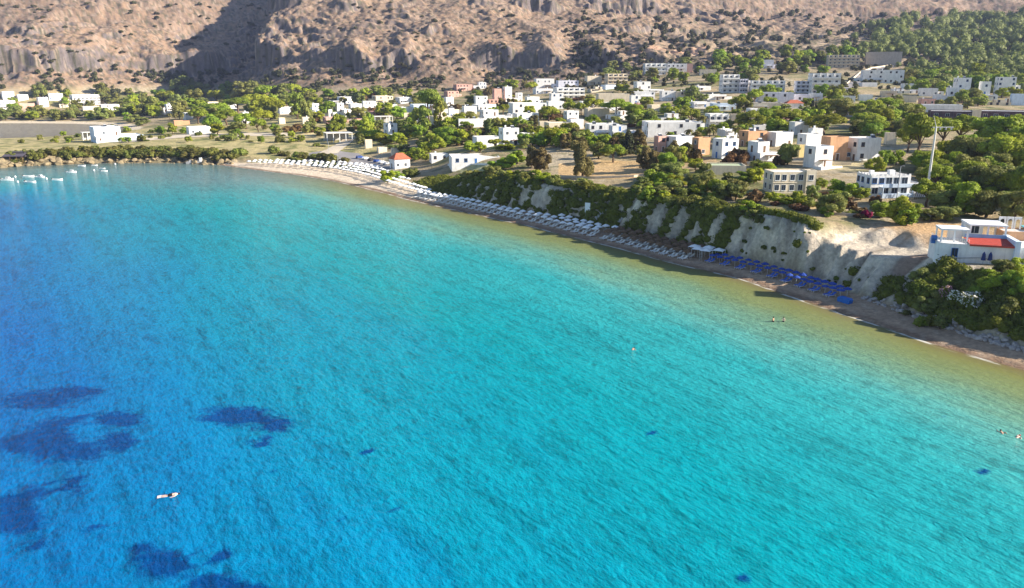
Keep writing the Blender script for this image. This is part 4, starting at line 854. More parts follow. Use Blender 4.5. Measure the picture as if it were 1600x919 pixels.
# dark scrub that clothes the cliff (nobody could count it)
def cliff_scrub():
    L = []; rng = np.random.RandomState(5); n = 0
    while n < 5200:
        sp = rng.uniform(590, 1700); bw = float(beach_w(sp)); cw = float(cliff_w(sp)); u = rng.uniform(-.05, 1.5); d = bw+.6+u*cw
        x, y = shore(sp, d); g = float(pn(x/9., y/9.)); z0_ = u*2
        bare = 1086 < sp < 1298
        if bare:
            top = u > 1.2 and sp < 1185
            if not top and not (g > .56 and u < .8 and rng.rand() < .08): n += 1; continue
        elif sp >= 1298: 
            if u > .88 or u < .05 or g < -.22 or (1300 < sp < 1345 and u > .75): n += 1; continue
        else:
            hole = max(math.exp(-((sp-c)/w)**2) for c, w in ((700, 6), (752, 6), (772, 6), (798, 12), (925, 7), (968, 15), (1000, 9), (1026, 14), (1062, 6)))
            if hole+.45*float(pn(x/3.5, y/3.5+z0_)) > .42 and .03 < u < .85 and g < .35: n += 1; continue
        z = hz(x, y); s = rng.uniform(.6, 1.7); L.append((x, y, z+.15*s, s, s, s*.8)); n += 1
    V, F, val = leaves(L, len(L)*40, .28, rng, .6, True, -.3)
    struct('cliff_scrub', leaf_mesh('cliff_scrub', V, F, val, LEAF['C']), 'stuff')
    return len(L)
print('scrub', cliff_scrub())
# distinct bushes along the sunlit cliff edge
for k in range(60):
    sp = 640+k*8.2+random.uniform(-3, 3)
    x, y = shore(sp, beach_w(sp)+cliff_w(sp)*random.uniform(.9, 1.5)); px, py, f = proj(x, y, hz(x, y))
    w = random.uniform(16, 34); plant(px, py, w, w*.6, random.choice('SSOGC'), pos=(x, y, hz(x, y)), group='bushes along the cliff edge')
# shrubs on the mountain: the ones that show largest, each an object
cnt = 0
while cnt < 260:
    px, py = random.uniform(0, 1180), random.uniform(4, 142); x, y, z = ground(px, py, 600)
    if y < 820 or y > 1450 or blocked(x, y, 3) or pn(x/60., y/60.) < -.25+.5*(random.random()-.5): continue
    if 140 < px < 1000 and py > 138: continue
    w = random.uniform(5, 11)*(1.3 if py > 100 else 1); plant(px, py, w, w*.55, 'H', pos=(x, y, z), group='shrubs scattered over the mountain slope', share='small dark shrub scattered over the bare mountain '+('face at the far left' if px < 240 else 'shadow left of the buttress' if px < 400 else 'buttress right of the deep shadow' if px < 560 else 'slope above the middle village' if px < 860 else 'slope above the hotels')+('' if py > 75 else ', upper part')); cnt += 1
def wood(name, n, box, kind, wr, dens, seed):
    rng = np.random.RandomState(seed); L = []; t = 0
    while len(L) < n and t < n*8:
        t += 1; px, py = rng.uniform(box[0], box[1]), rng.uniform(box[2], box[3]); x, y, z = ground(px, py, 560)
        if y < 560 or blocked(x, y, 3) or dens(px, py, x, y) < rng.rand(): continue
        m = math.hypot(x, y)/FPX; w = rng.uniform(*wr)*m; L.append((x, y, z+w*.35, w*.5, w*.5, w*.48))
    V, F, val = leaves(L, len(L)*34, 1.25, rng, .55, True, -.4)
    struct(name, leaf_mesh(name, V, F, val, LEAF[kind]), 'stuff')
wood('pine_forest', 640, (1120, 1640, 26, 150), 'O', (7, 19), lambda px, py, x, y: float(np.clip((px-1290)/200-(max(0, 64-py))/70+.5*pn(x/60., y/60.)-(.9 if (py > 105 and px < 1415) else 0), 0, 1)), 3)
wood('hillside_scrub', 900, (880, 1640, 20, 140), 'H', (3.5, 8), lambda px, py, x, y: float(np.clip(.35+.9*pn(x/45., y/45.)+.3*(py > 50), 0, 1)), 4)
wood('foot_scrub', 520, (0, 960, 112, 152), 'H', (3, 7.5), lambda px, py, x, y: float(np.clip(.2+1.0*pn(x/40., y/40.), 0, 1)), 6)
# ---------------------------------------------------------------- roads and car park draped on the ground
def drape(name, pts, mat, lift=.12, n=None):
    """pts: list of (left pixel, right pixel) pairs down the road"""
    rows = []
    for a, b in pts:
        A = ground(*a, 120); B = ground(*b, 120); rows.append((A[:2], B[:2]))
    V = []; F = []; R = []
    for (a0, b0), (a1, b1) in zip(rows, rows[1:]):
        L = max(2, int(math.dist(a0, a1)/2.5))
        for k in range(L+(1 if (a1, b1) == rows[-1] else 0)):
            t = k/L; R.append(((lerp(a0[0], a1[0], t), lerp(a0[1], a1[1], t)), (lerp(b0[0], b1[0], t), lerp(b0[1], b1[1], t))))
    m = max(3, int(max(math.dist(a, b) for a, b in R)/2.5))
    for a, b in R:
        for k in range(m+1): x, y = lerp(a[0], b[0], k/m), lerp(a[1], b[1], k/m); V.append((x, y, hz(x, y)+lift))
    for i in range(len(R)-1):
        for k in range(m): q = i*(m+1)+k; F.append((q, q+1, q+m+2, q+m+1))
    me = mesh_np(name, V, F, [mat], smooth=True); struct(name, me)
M_ASPH = plain('pale_asphalt', (.27, .25, .24), .95, .12, .3); M_TRACK = plain('pale_track', (.55, .47, .36), .95, .15, .3)
drape('car_park', [((488,238),(462,251)),((530,236),(516,257)),((560,240),(560,267)),((600,256),(596,276)),((618,262),(606,281))], M_ASPH)
drape('access_road', [((556,215),(540,215)),((545,226),(522,228)),((528,240),(495,243))], M_TRACK, .2)
drape('hill_road', [((1296,153),(1310,153)),((1328,130),(1343,130)),((1342,118),(1353,118)),((1362,108),(1366,110)),((1396,103),(1398,106))], M_ASPH, .3)
drape('headland_track', [((190,219),(190,223)),((300,210),(300,215)),((450,208),(450,213))], M_TRACK, .15)
# ---------------------------------------------------------------- cars
def car_meshes():
    b = MB(); prof = [(-2.05, .35), (2.05, .35), (2.1, .75), (1.9, .88), (.95, .95), (.35, 1.42), (-1.2, 1.45), (-1.85, .98), (-2.1, .9)]
    b.prism(prof[:1]+prof[1:], -.82, .82); return b
CARB = {k: car_meshes().mesh('body', plain('car_'+k, c, .3, .05)) for k, c in (('white', (.75, .75, .75)), ('blue', (.03, .07, .25)), ('silver', (.45, .46, .48)), ('black', (.03, .03, .035)))}
_b = MB(); _b.box(-.45, .3, -.835, .835, .98, 1.34); _b.box(-1.3, -.52, -.835, .835, .98, 1.36); _b.poly([(.98, -.7, .965), (.98, .7, .965), (.42, .7, 1.39), (.42, -.7, 1.39)]); CARG = _b.mesh('window', M_GLASS)
_b = MB(); _b.tube([(0, -.12, 0), (0, .12, 0)], .33, 10); CARW = _b.mesh('wheel', M_DARK)
for k, (px, py, c) in enumerate(((562,248,'blue'),(571,250,'white'),(580,252,'black'),(589,254,'blue'),(597,256,'white'),(604,258,'silver'),(597,273,'black'),(524,217,'silver'))):
    x, y, z = ground(px, py, 120); o = thing('parked_car', (x, y, z+.15), 1.15+random.uniform(-.1, .1))
    tag(o, {0: 'dark blue car at the left end of the row under the trees', 1: 'white car second from left in the car park row', 2: 'black car between the white car and a blue car', 3: 'dark blue car in the middle right of the car park row', 4: 'white car near the terracotta roofed building', 5: 'silver car closest to the terracotta roofed building', 6: 'black car alone on the open side of the car park', 7: 'silver car parked beside the beach restaurant'}[k], 'car', 'cars parked by the beach')
    part('body', CARB[c], o); part('window', CARG, o)
    for sx in (-1.3, 1.3):
        for sy in (-.75, .75): part('wheel', CARW, o, (sx, sy, .33))
# ---------------------------------------------------------------- poles
def pole(px, py, h, label, arm=False, r=.16, name='utility_pole'):
    x, y, z = ground(px, py, 120); o = thing(name, (x, y, z)); tag(o, label, 'pole'); b = MB(); b.tube([(0, 0, -.5), (0, 0, h*.5), (0, 0, h)], [r*1.25, r*1.1, r*.8], 10); part('pole', b.mesh('pole', plain('pole_paint', (.62, .60, .55), .6, .1) if arm else M_METAL), o)
    if arm:
        b = MB(); b.tube([(-.9, 0, h-.1), (4.6, .4, h-.1)], .13, 6); part('crossarm', b.mesh('crossarm', M_METAL), o)
        b = MB(); b.tube([(0, 0, h), (-.9, .1, h+2.6)], [.1, .05], 6); part('mast_tip', b.mesh('mast_tip', M_METAL), o)
        for k in range(3): b = MB(); b.box(-.12, .12, -.2, .2, -.3, .3); part('lamp_head', b.mesh('lamp_head', M_METAL), o, (1.2+k*1.4, .2, h-.4))
    else: b = MB(); b.tube([(0, 0, h), (.5, 0, h+.15), (1.1, 0, h+.1)], .05, 5); part('lamp_arm', b.mesh('lamp_arm', M_METAL), o)
pole(1448,304,17.0,'tall pale utility pole with a long crossarm beside the pale blue fronted house',True,.26); LM.append(('tall pole', 1452, 250))
pole(1401,310,8.0,'thin dark pole standing in front of the pale blue fronted house',False,.1)
for k, (px, py) in enumerate(((528,258),(560,262),(514,240))): pole(px, py, 6, ('middle','rightmost','leftmost')[k]+' of three slim lamp posts on the car park', False, .07, 'lamp_post')
for k in range(5):
    x, y, z = ground(1428+k*3.2, 312-k*.6, 120); o = thing('bamboo_pole', (x, y, z), 0); tag(o, 'slanting pale cane pole leaning beside the foot of the tall pole', 'pole', 'leaning cane poles'); b = MB(); b.tube([(0, 0, -.3), (.7+.1*k, .2, 3.2), (1.3, .4, 5.6-.3*k)], [.07, .06, .04], 5); part('pole', b.mesh('pole', M_WOOD), o)
# ---------------------------------------------------------------- beach furniture
def along(a, b, step):
    out = []; s = a
    while s < b:
        out.append(s); p = shore(s, 0); ds = 1.
        q = shore(s+ds, 0); s += step/max(math.dist(p, q), .05)
    return out
def parasol(r, h, z, mat, n=8, thatch=False):
    b = MB(); top = (0, 0, z+h); rim = [(r*math.cos(2*math.pi*k/n), r*math.sin(2*math.pi*k/n), z) for k in range(n)]; mid = [(p[0]*.5, p[1]*.5, z+h*.56) for p in rim]; low = [(p[0]*(1.03 if not thatch else 1.07), p[1]*(1.03 if not thatch else 1.07), z-(.16 if not thatch else .3)) for p in rim]
    for k in range(n):
        q = (k+1) % n; b.poly([mid[k], mid[q], top]); b.poly([rim[k], rim[q], mid[q], mid[k]]); b.poly([low[k], low[q], rim[q], rim[k]])
    c = b.mesh('canopy', mat); p = MB(); p.tube([(0, 0, -.3), (0, 0, z+h+.12)], .035, 5); return c, p.mesh('pole', M_WHITE if not thatch else M_WOOD)
def fabric(nm, c): return plain(nm, c, .85, .1, 1.5)
PW = parasol(1.28, .55, 2.15, fabric('white_fabric', (.80, .80, .78))); PT = parasol(1.22, .62, 2.05, plain('thatch', (.17, .105, .06), .95, .35, 6, .05), 10, True); PB = parasol(1.15, .5, 2.1, fabric('blue_fabric', (.025, .065, .30)))
def lounger_mesh(fm, cm):
    b = MB()
    for x in (-.9, .75):
        for y in (-.28, .28): b.box(x-.03, x+.03, y-.03, y+.03, 0, .28)
    b.box(-.98, .9, -.32, -.26, .281, .35); b.box(-.98, .9, .26, .32, .281, .35)
    c = MB(); c.box(-.98, .25, -.259, .259, .30, .40)
    k = MB(); k.poly([(.255, -.30, .36), (.255, .30, .36), (.98, .30, .80), (.98, -.30, .80)]); k.poly([(.255, .30, .43), (.255, -.30, .43), (.96, -.30, .87), (.96, .30, .87)]); k.poly([(.98, -.3, .80), (.98, .3, .80), (.96, .3, .87), (.96, -.3, .87)])
    k.poly([(.255, -.3, .36), (.98, -.3, .8), (.96, -.3, .87), (.255, -.3, .43)]); k.poly([(.255, .3, .43), (.96, .3, .87), (.98, .3, .8), (.255, .3, .36)])
    return b.mesh('frame', fm), c.mesh('mattress', cm), k.mesh('backrest', cm)
_lw = fabric('cream_mattress', (.72, .69, .63)); LW = lounger_mesh(M_WHITE, _lw); LB = lounger_mesh(M_WHITE, fabric('blue_mattress', (.05, .13, .50)))
def put_parasol(sp, d, kit, label, group, name='beach_parasol', sc=1.):
    x, y = shore(sp, d); z = hz(x, y); sc *= random.uniform(.95, 1.06); o = thing(name, (x, y, z-.05), random.uniform(0, 6), (sc, sc, sc*random.uniform(.95, 1.05))); o.rotation_euler[0] = random.uniform(-.05, .05); o.rotation_euler[1] = random.uniform(-.05, .05)
    part('canopy', kit[0], o); part('pole', kit[1], o); tag(o, label, 'parasol', group); return x, y
def put_lounger(sp, d, off, kit, label, group):
    x, y = shore(sp, d); n = Vector((np.interp(sp, SP, SN[:, 0]), np.interp(sp, SP, SN[:, 1]))); t = Vector((-n.y, n.x)); x += t.x*off; y += t.y*off
    o = thing('sun_lounger', (x, y, hz(x, y)+.02), math.atan2(n.y, n.x)+random.uniform(-.06, .06)); part('frame', kit[0], o); part('mattress', kit[1], o); part('backrest', kit[2], o); tag(o, label, 'sun lounger', group)
for ci, sp in enumerate(along(372, 636, 3.5)):                        # wide sunny beach, dense rows
    bw = float(beach_w(sp)); d = bw*.42+1.0; ri = -1
    while d < bw-1.0:
        ri += 1
        put_parasol(sp+random.uniform(-.5, .5), d+random.uniform(-.3, .3), PW, f"white parasol on the wide far beach, {ORD[ri]} row from the sea, {ORD[ci]} from left", 'white parasols on the wide sunny beach', sc=.84); d += 3.6
for row, (a, b, d) in enumerate(((640, 912, 4.4), (632, 914, 6.9), (840, 925, 9.0))):
    lst = along(a, b, 3.35)
    for i, sp in enumerate(lst):
        rn = ('seaward row', 'middle row', 'rear row')[row]; k = len(lst)-1-i
        put_parasol(sp, d+random.uniform(-.3, .3), PW, f"white parasol in the {rn} of the narrow shaded beach, {ORD[k]} from the stairs" if k else f"white parasol in the {rn} of the narrow beach nearest the stairs", 'white parasols on the narrow beach', sc=.82)
        if row < 2:
            for s in (-.55, .55): put_lounger(sp, d-1.2, s, LW, f"{('left','right')[s > 0]} lounger under the {ORD[k]} white {rn} parasol from the stairs", 'loungers under the white parasols')
for row, d in enumerate((4.6, 7.0, 9.2)):
    lst = along(930, 1058, 3.2)
    for i, sp in enumerate(lst):
        rn = ('seaward row', 'middle row', 'rear row')[row]; k = len(lst)-1-i
        put_parasol(sp, d, PT, f"brown thatched parasol in the {rn}, {ORD[k]} from the white canopies", 'brown thatched parasols', sc=.9)
        if row < 2:
            for s in (-.55, .55): put_lounger(sp, d-1.5, s, LW, f"{('left','right')[s > 0]} cream lounger before the {ORD[k]} {rn} thatched parasol from the white canopies", 'cream loungers before the thatched parasols')
for i, (sp, d) in enumerate(((1052, 7.2), (1062, 6.2), (1074, 6.4), (1068, 8.6), (1086, 8.2))):
    x, y = shore(sp, d); o = thing('shade_canopy', (x, y, hz(x, y)), -.55, (.8, .8, 1)); tag(o, f"cream square canopy between thatched and blue parasols, {('nearest the thatched ones','seaward of the cluster','just left of the blue parasols','at the back centre','closest to the cliff')[i]}", 'canopy', 'square cream canopies'); cm = MB()
    cm.poly([(-1.6, -1.6, 2.2), (1.6, -1.6, 2.2), (0, 0, 2.75)]); cm.poly([(1.6, -1.6, 2.2), (1.6, 1.6, 2.2), (0, 0, 2.75)]); cm.poly([(1.6, 1.6, 2.2), (-1.6, 1.6, 2.2), (0, 0, 2.75)]); cm.poly([(-1.6, 1.6, 2.2), (-1.6, -1.6, 2.2), (0, 0, 2.75)])
    for s, t in ((-1.6, -1.6), (1.6, -1.6), (1.6, 1.6), (-1.6, 1.6)): pass
    part('canopy', cm.mesh('canopy', PW[0].materials[0]), o)
    for s, t in ((-1.5, -1.5), (1.5, -1.5), (1.5, 1.5), (-1.5, 1.5)): pm = MB(); pm.tube([(0, 0, -.3), (0, 0, 2.2)], .04, 5); part('post', pm.mesh('post', M_WHITE), o, (s, t, 0))
for row, d in enumerate((6.0, 7.8)):
    lst = along(1086, 1282, 2.05)
    for i, sp in enumerate(lst):
        rn = ('seaward row', 'middle row', 'rear row')[row]
        put_parasol(sp, d, PB, f"deep blue parasol in the {rn} under the pale cliff, {ORD[i]} from the cream canopies", 'deep blue parasols under the pale cliff', sc=.72)
        if row == 0 and i % 2 == 0:
            for s in (-.5, .5): put_lounger(sp, d-.8, s, LB, f"{('left','right')[s > 0]} blue lounger under the {ORD[i]} blue {rn} parasol from the cream canopies", 'blue loungers')
bt = plain('bright_blue_tarp', (.02, .13, .45), .7)
for i, sp in enumerate((1288, 1296)):
    x, y = shore(sp, 4.6); o = thing('beach_tent', (x, y, hz(x, y)), math.atan2(.85, -.53), (.46, .46, .46)); tag(o, ('left','right')[i]+' one of two bright blue tents ending the blue parasol rows', 'tent', 'bright blue beach tents')
    b = MB(); b.prism([(-1.5, 0), (-1.7, 1.5), (-1.1, 2.1), (1.1, 2.1), (1.7, 1.5), (1.5, 0)], -1.3, 1.3); part('tent_skin', b.mesh('tent_skin', bt), o); b = MB(); b.box(-.7, .7, -1.34, -1.302, 0, 1.6); part('opening', b.mesh('opening', M_DARK), o)
# white sign and stairs
x, y = shore(868, 11.5); o = thing('beach_sign', (x, y, hz(x, y)-.3), -.5); tag(o, 'white upright board at the foot of the cliff stairs', 'sign'); b = MB(); b.box(-.8, .8, -.06, .06, 1.2, 4.2); part('board', b.mesh('board', M_WHITE), o)
for s in (-.6, .6): b = MB(); b.tube([(s, .1, -.5), (s, .1, 4)], .06, 6); part('post', b.mesh('post', M_METAL), o)
for i, sp in enumerate((872, 905, 930)):
    x0, y0 = shore(sp, 9.5); x1, y1 = shore(sp+26, 19); z0, z1 = hz(x0, y0), hz(x1, y1); o = thing('staircase', (x0, y0, z0)); tag(o, 'grey stone staircase up the cliff, '+('nearest the white board', 'middle of three', 'nearest the thatched parasols')[i], 'staircase', 'stairs down the cliff')
    st = MB(); st.box(-.8, .8, -.3, .3, -.9, .0); sm = st.mesh('step', M_CONC); n = 18; an = math.atan2(y1-y0, x1-x0)-math.pi/2
    for k in range(n): t = k/n; part('step', sm, o, ((x1-x0)*t, (y1-y0)*t, (z1-z0)*t+.35), an)
# ---------------------------------------------------------------- rocks
def rock_mesh(seed, mat):
    import bmesh
    bm = bmesh.new(); bmesh.ops.create_icosphere(bm, subdivisions=2, radius=1); r = random.Random(seed); ax = [Vector((r.gauss(0, 1), r.gauss(0, 1), r.gauss(0, 1))).normalized() for _ in range(9)]; cut = [r.uniform(.55, .9) for _ in ax]
    for v in bm.verts:
        for a, c in zip(ax, cut):
            dd = v.co.dot(a)
            if dd > c: v.co -= a*(dd-c)
        v.co *= 1+r.uniform(-.04, .04)
    me = bpy.data.meshes.new('rock'); bm.to_mesh(me); bm.free(); me.materials.append(mat); return me
MR1 = plain('pale_boulder', (.42, .37, .34), .95, .3, 2, .05); MR2 = plain('ochre_rock', (.25, .195, .115), .95, .35, 1.5, .08)
RK1 = [rock_mesh(i, MR1) for i in range(6)]; RK2 = [rock_mesh(i+20, MR2) for i in range(6)]
for k in range(270):
    sp = random.uniform(1296, 1690); bw = float(beach_w(sp)); d = bw-1.2+abs(random.gauss(0, 1.3)); x, y = shore(sp, d); s = random.uniform(.18, .5)*random.choice((1, 1, 1.35))
    o = link('boulder', random.choice(RK1)); o.location = (x, y, hz(x, y)+s*.2); o.scale = (s*1.2, s, s*.8); o.rotation_euler = (random.uniform(-.4, .4), random.uniform(-.4, .4), random.uniform(0, 6)); tag(o, 'pale grey boulder in the shoreline rock pile '+('right of the blue tents' if sp < 1350 else 'below the pink and white oleanders' if sp < 1450 else 'below the dark bank at lower right' if sp < 1540 else 'at the right edge of the photo'), 'boulder', 'boulders along the right hand shore')
for k in range(170):
    sp = random.uniform(-60, 352); d = random.uniform(-1.2, 6); x, y = shore(sp, d); s = min(.3+random.expovariate(2.2), 1.7)*(1.2 if sp < 110 else 1)
    o = link('shore_rock', random.choice(RK2)); o.location = (x, y, hz(x, y)+s*.25); o.scale = (s*1.25, s, s*.8); o.rotation_euler = (random.uniform(-.4, .4), random.uniform(-.4, .4), random.uniform(0, 6)); tag(o, 'ochre rock on the headland water edge '+('near the dark boat shelter' if sp < 70 else 'behind the moored boats' if sp < 190 else 'between boats and stone jetty' if sp < 280 else 'beside the stone jetty'), 'rock', 'rocks along the headland')
# dark boat shelter and stone jetty
x, y, z = ground(24, 252, 120); o = thing('boat_shelter', (x, y, max(z, .3)), .1); tag(o, 'dark sloping roofed shelter among the headland rocks at the far left', 'shelter')
b = MB(); b.poly([(-5, -2, 2.6), (4.6, -2, 2.6), (5.4, 3.5, 4.6), (-4, 3.5, 4.6)]); b.poly([(-5, -2, 2.45), (-4, 3.5, 4.45), (5.4, 3.5, 4.45), (4.6, -2, 2.45)]); b.poly([(-5, -2, 2.45), (4.6, -2, 2.45), (4.6, -2, 2.6), (-5, -2, 2.6)]); part('roof', b.mesh('roof', plain('dark_roof', (.09, .08, .10), .8)), o)
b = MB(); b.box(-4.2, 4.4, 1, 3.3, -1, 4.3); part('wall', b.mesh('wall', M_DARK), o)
for xx in (-4.7, -1.5, 1.6, 4.3): b = MB(); b.tube([(0, 0, -1), (0, 0, 2.45)], .12, 6); part('post', b.mesh('post', M_WOOD), o, (xx, -1.8, 0))
x, y = shore(302, 1.2); o = thing('stone_jetty', (x, y, .1), .05); tag(o, 'grey stone jetty platform at the right end of the headland rocks', 'jetty')
b = MB(); b.box(-3.8, 3.8, -1.6, 2.2, -.8, .9); part('platform', b.mesh('platform', M_CONC), o)
for i, (xx, yy, h) in enumerate(((-2.2, .6, .7), (1.2, .9, .6), (3, .3, 1.9))): b = MB(); b.box(-.6, .6, -.5, .5, 0, h); part('block', b.mesh('block', M_CONC if i < 2 else M_WHITE), o, (xx, yy, .9))
# garden walls
def wall_run(pts, h, label, mat='w', name='garden_wall'):
    P = [ground(*p, 120) for p in pts]; b = MB()
    for p, q in zip(P, P[1:]):
        d = (Vector(q[:2])-Vector(p[:2])).normalized(); nn = Vector((-d.y, d.x))*.13
        c = [(p[0]-nn.x, p[1]-nn.y, p[2]-.6), (q[0]-nn.x, q[1]-nn.y, q[2]-.6), (q[0]+nn.x, q[1]+nn.y, q[2]-.6), (p[0]+nn.x, p[1]+nn.y, p[2]-.6)]; t = [(a[0], a[1], (p if i in (0, 3) else q)[2]+h) for i, a in enumerate(c)]
        b.poly(t); 
        for i in range(4): j = (i+1) % 4; b.poly([c[i], c[j], t[j], t[i]])
    o = link(name, b.mesh(name, WALL[mat])); tag(o, label, 'wall')
wall_run([(875,277),(930,279),(990,277),(1005,275)], .7, 'low pale wall along the near edge of the bare ochre field', 'c')
wall_run([(700,259),(760,258),(790,252)], .8, 'low white wall in front of the long low white building')
wall_run([(1100,262),(1180,256),(1330,258)], .9, 'pale garden wall running below the cubic row houses', 'c')
wall_run([(462,243),(505,249),(530,254)], .8, 'pale wall along the seaward side of the car park', 'g')
wall_run([(1302,150),(1330,126),(1344,114),(1362,107),(1396,102)], 1.1, 'pale retaining wall on the left side of the hill road', 'c')
wall_run([(865,205),(905,206)], 1.2, 'white boundary wall behind the stone pines of the middle village')
wall_run([(1300,336),(1340,338)], .6, 'low stone wall above the scree shelf', 'g')
# ---------------------------------------------------------------- boats, buoys
def boat_meshes(cabin):
    L, B, H = 2.6, .95, .75; sec = [(-1, .92, 0), (-.5, 1, 0), (.1, .98, .02), (.55, .75, .1), (.85, .36, .2), (1, .03, .3)]
    b = MB(); R = []
    for t, w, sh in sec: R.append([(t*L, -B*w, H+sh), (t*L, -B*w*.72, .05), (t*L, 0, -.25), (t*L, B*w*.72, .05), (t*L, B*w, H+sh)])
    for p, q in zip(R, R[1:]):
        for k in range(4): b.poly([p[k], p[k+1], q[k+1], q[k]])
    b.poly(R[0][::-1]); 
    hull = b.mesh('hull', M_WHITE); d = MB()
    for p, q in zip(R, R[1:]): d.poly([(p[0][0], p[0][1]*.93, p[0][2]-.18), (q[0][0], q[0][1]*.93, q[0][2]-.18), (q[4][0], q[4][1]*.93, q[4][2]-.18), (p[4][0], p[4][1]*.93, p[4][2]-.18)])
    deck = d.mesh('deck', M_WOOD); out = [('hull', hull), ('deck', deck)]
    if cabin:
        c = MB(); c.prism([(-.7, .55), (1.2, .55), (.8, 1.45), (-.5, 1.5)], -.62, .62); out.append(('cabin', c.mesh('cabin', M_WHITE))); g = MB(); g.box(-.4, .6, -.635, .635, 1.0, 1.32); out.append(('window', g.mesh('window', M_GLASS)))
    e = MB(); e.box(-2.95, -2.55, -.2, .2, .2, 1.15); out.append(('engine', e.mesh('engine', M_DARK))); return out
BT = [boat_meshes(True), boat_meshes(False)]
for k, (px, py, wpx, rz, cab, lab) in enumerate(((12,282,18,.1,1,'white cabin boat farthest left in the anchorage'),(45,277,17,.05,0,'open white boat at the back left of the cluster of three'),(48,286,19,-.15,0,'open white boat nearest in the cluster of three'),(63,278,16,-.1,1,'white cabin boat on the right of the cluster of three'),
      (90,282,16,.05,0,'open white boat alone right of the cluster of three'),(112,270,15,.08,1,'white boat alone in the middle toward the headland rocks'),(148,259,9,.1,0,'small pale boat close under the headland rocks'),(160,264,10,-.1,0,'rear of two small white dinghies'),(163,268,10,.1,0,'front of two small white dinghies'),(128,260,12,0,0,'low reddish boat lying against the headland rocks'))):
    x, y = plane(px, py); s = .88*wpx/FPX*math.hypot(x, y)/5.3; o = thing('motor_boat', (x, y, -.05), rz, (s, s, s*1.05)); tag(o, lab, 'boat', 'boats moored off the headland')
    for nm, me in BT[0 if cab else 1]: part(nm, me, o)
b = MB(); b.tube([(0, 0, -.3), (0, 0, .0), (0, 0, .3), (0, 0, .5)], [.2, .42, .36, .1], 10); bm_ = b.mesh('buoy', M_WHITE)
for k, (px, py) in enumerate(((24,277),(28,285),(147,267),(180,257),(73,280))): o = link('mooring_buoy', bm_); o.location = (*plane(px, py), .05); o.scale = (.9, .9, 1.3); tag(o, 'small white mooring buoy '+('right of the farthest left cabin boat', 'left of the nearest boat in the cluster', 'left of the two small dinghies', 'close to the headland rocks, rightmost', 'right of the cluster of three boats')[k], 'buoy', 'mooring buoys')
# ---------------------------------------------------------------- people
def body(name, verts, edges, radii, mat, loc, rz, label, extra=()):
    me = bpy.data.meshes.new('body'); me.from_pydata(verts, edges, []); o = thing('person', loc, rz); tag(o, label, 'person')
    q = link('body', me, o); sk_ = q.modifiers.new('skin', 'SKIN'); 
    for i, r in enumerate(radii): me.skin_vertices[0].data[i].radius = (r, r) if not isinstance(r, tuple) else r
    me.skin_vertices[0].data[0].use_root = True
    sb = q.modifiers.new('sub', 'SUBSURF'); sb.levels = 2; sb.render_levels = 2
    dg = bpy.context.evaluated_depsgraph_get(); nm = bpy.data.meshes.new_from_object(q.evaluated_get(dg)); nm.name = 'body'; nm.materials.clear(); nm.materials.append(mat); nm.polygons.foreach_set('use_smooth', [True]*len(nm.polygons))
    nm.polygons.foreach_set('material_index', [0]*len(nm.polygons))
    q.modifiers.clear(); q.data = nm; return o
SKIN = plain('skin', (.50, .30, .20), .55, .08, 3); SKINP = plain('pale_skin', (.66, .46, .36), .55, .08, 3); M_HAIR = plain('dark_hair', (.03, .02, .015), .6); M_BLK = plain('black_cloth', (.012, .012, .016), .8); M_FIN = plain('pale_fin', (.74, .76, .74), .5)
def ball(nm, mat, o, c, r, sz=1.):
    b = MB(); b.tube([(c[0], c[1], c[2]-r*sz), (c[0], c[1], c[2]-r*.7*sz), (c[0], c[1], c[2]), (c[0], c[1], c[2]+r*.7*sz), (c[0], c[1], c[2]+r*sz)], [r*.15, r*.72, r, r*.72, r*.15], 10); part(nm, b.mesh(nm, mat, smooth=True), o)
def hand(V, E, R, wi, p, d, s):
    """palm, four fingers and a thumb as short chains from the wrist vertex"""
    d = Vector(d).normalized(); side = d.cross(Vector((0, 0, 1))).normalized()*s; p = Vector(p); i = len(V); pal = p+d*.07; V.append(tuple(pal)); E.append((wi, i)); R.append(.032)
    for k, ln in enumerate((.075, .085, .08, .062)):
        a = pal+d*.045+side*(.03-.02*k); V.append(tuple(a)); E.append((i, len(V)-1)); R.append(.010); V.append(tuple(a+d*ln+Vector((0, 0, -.012)))); E.append((len(V)-2, len(V)-1)); R.append(.008)
    V.append(tuple(pal-d*.03+side*.05)); E.append((i, len(V)-1)); R.append(.011); V.append(tuple(pal+d*.01+side*.075)); E.append((len(V)-2, len(V)-1)); R.append(.009)
def stander(px, py, rz, skin, label, arms=.55, depth=.95):
    V = [(0, 0, 0), (0, 0, .22), (0, 0, .42), (0, .0, .53), (0, .02, .60), (0, .03, .72), (.19, 0, .45), (-.19, 0, .45), (.30, .08, .20), (-.30, .08, .20), (.26, .30, .12), (-.26, .30, .12), (.10, 0, -.08), (-.10, 0, -.08), (.11, .03, -.5), (-.11, .03, -.5), (.11, -.02, -.92), (-.11, -.02, -.92), (.11, .13, -.95), (-.11, .13, -.95)]
    E = [(0, 1), (1, 2), (2, 3), (3, 4), (4, 5), (2, 6), (2, 7), (6, 8), (7, 9), (8, 10), (9, 11), (0, 12), (0, 13), (12, 14), (13, 15), (14, 16), (15, 17), (16, 18), (17, 19)]
    R = [(.15, .11), (.14, .10), (.15, .10), .055, .085, .085, .065, .065, .042, .042, .03, .03, .09, .09, .058, .058, .04, .04, .035, .035]
    hand(V, E, R, 10, V[10], (-.1, 1, -.1), 1); hand(V, E, R, 11, V[11], (.1, 1, -.1), -1)
    x, y = plane(px, py); o = body('person', V, E, R, skin, (x, y, .12), rz, label)
    ball('hair', M_HAIR, o, (0, -.01, .74), .115, 1.0); b = MB(); b.tube([(0, 0, -.12), (0, 0, .03), (0, 0, .1)], [.165, .185, .17], 10); part('swim_shorts', b.mesh('swim_shorts', M_BLK), o)
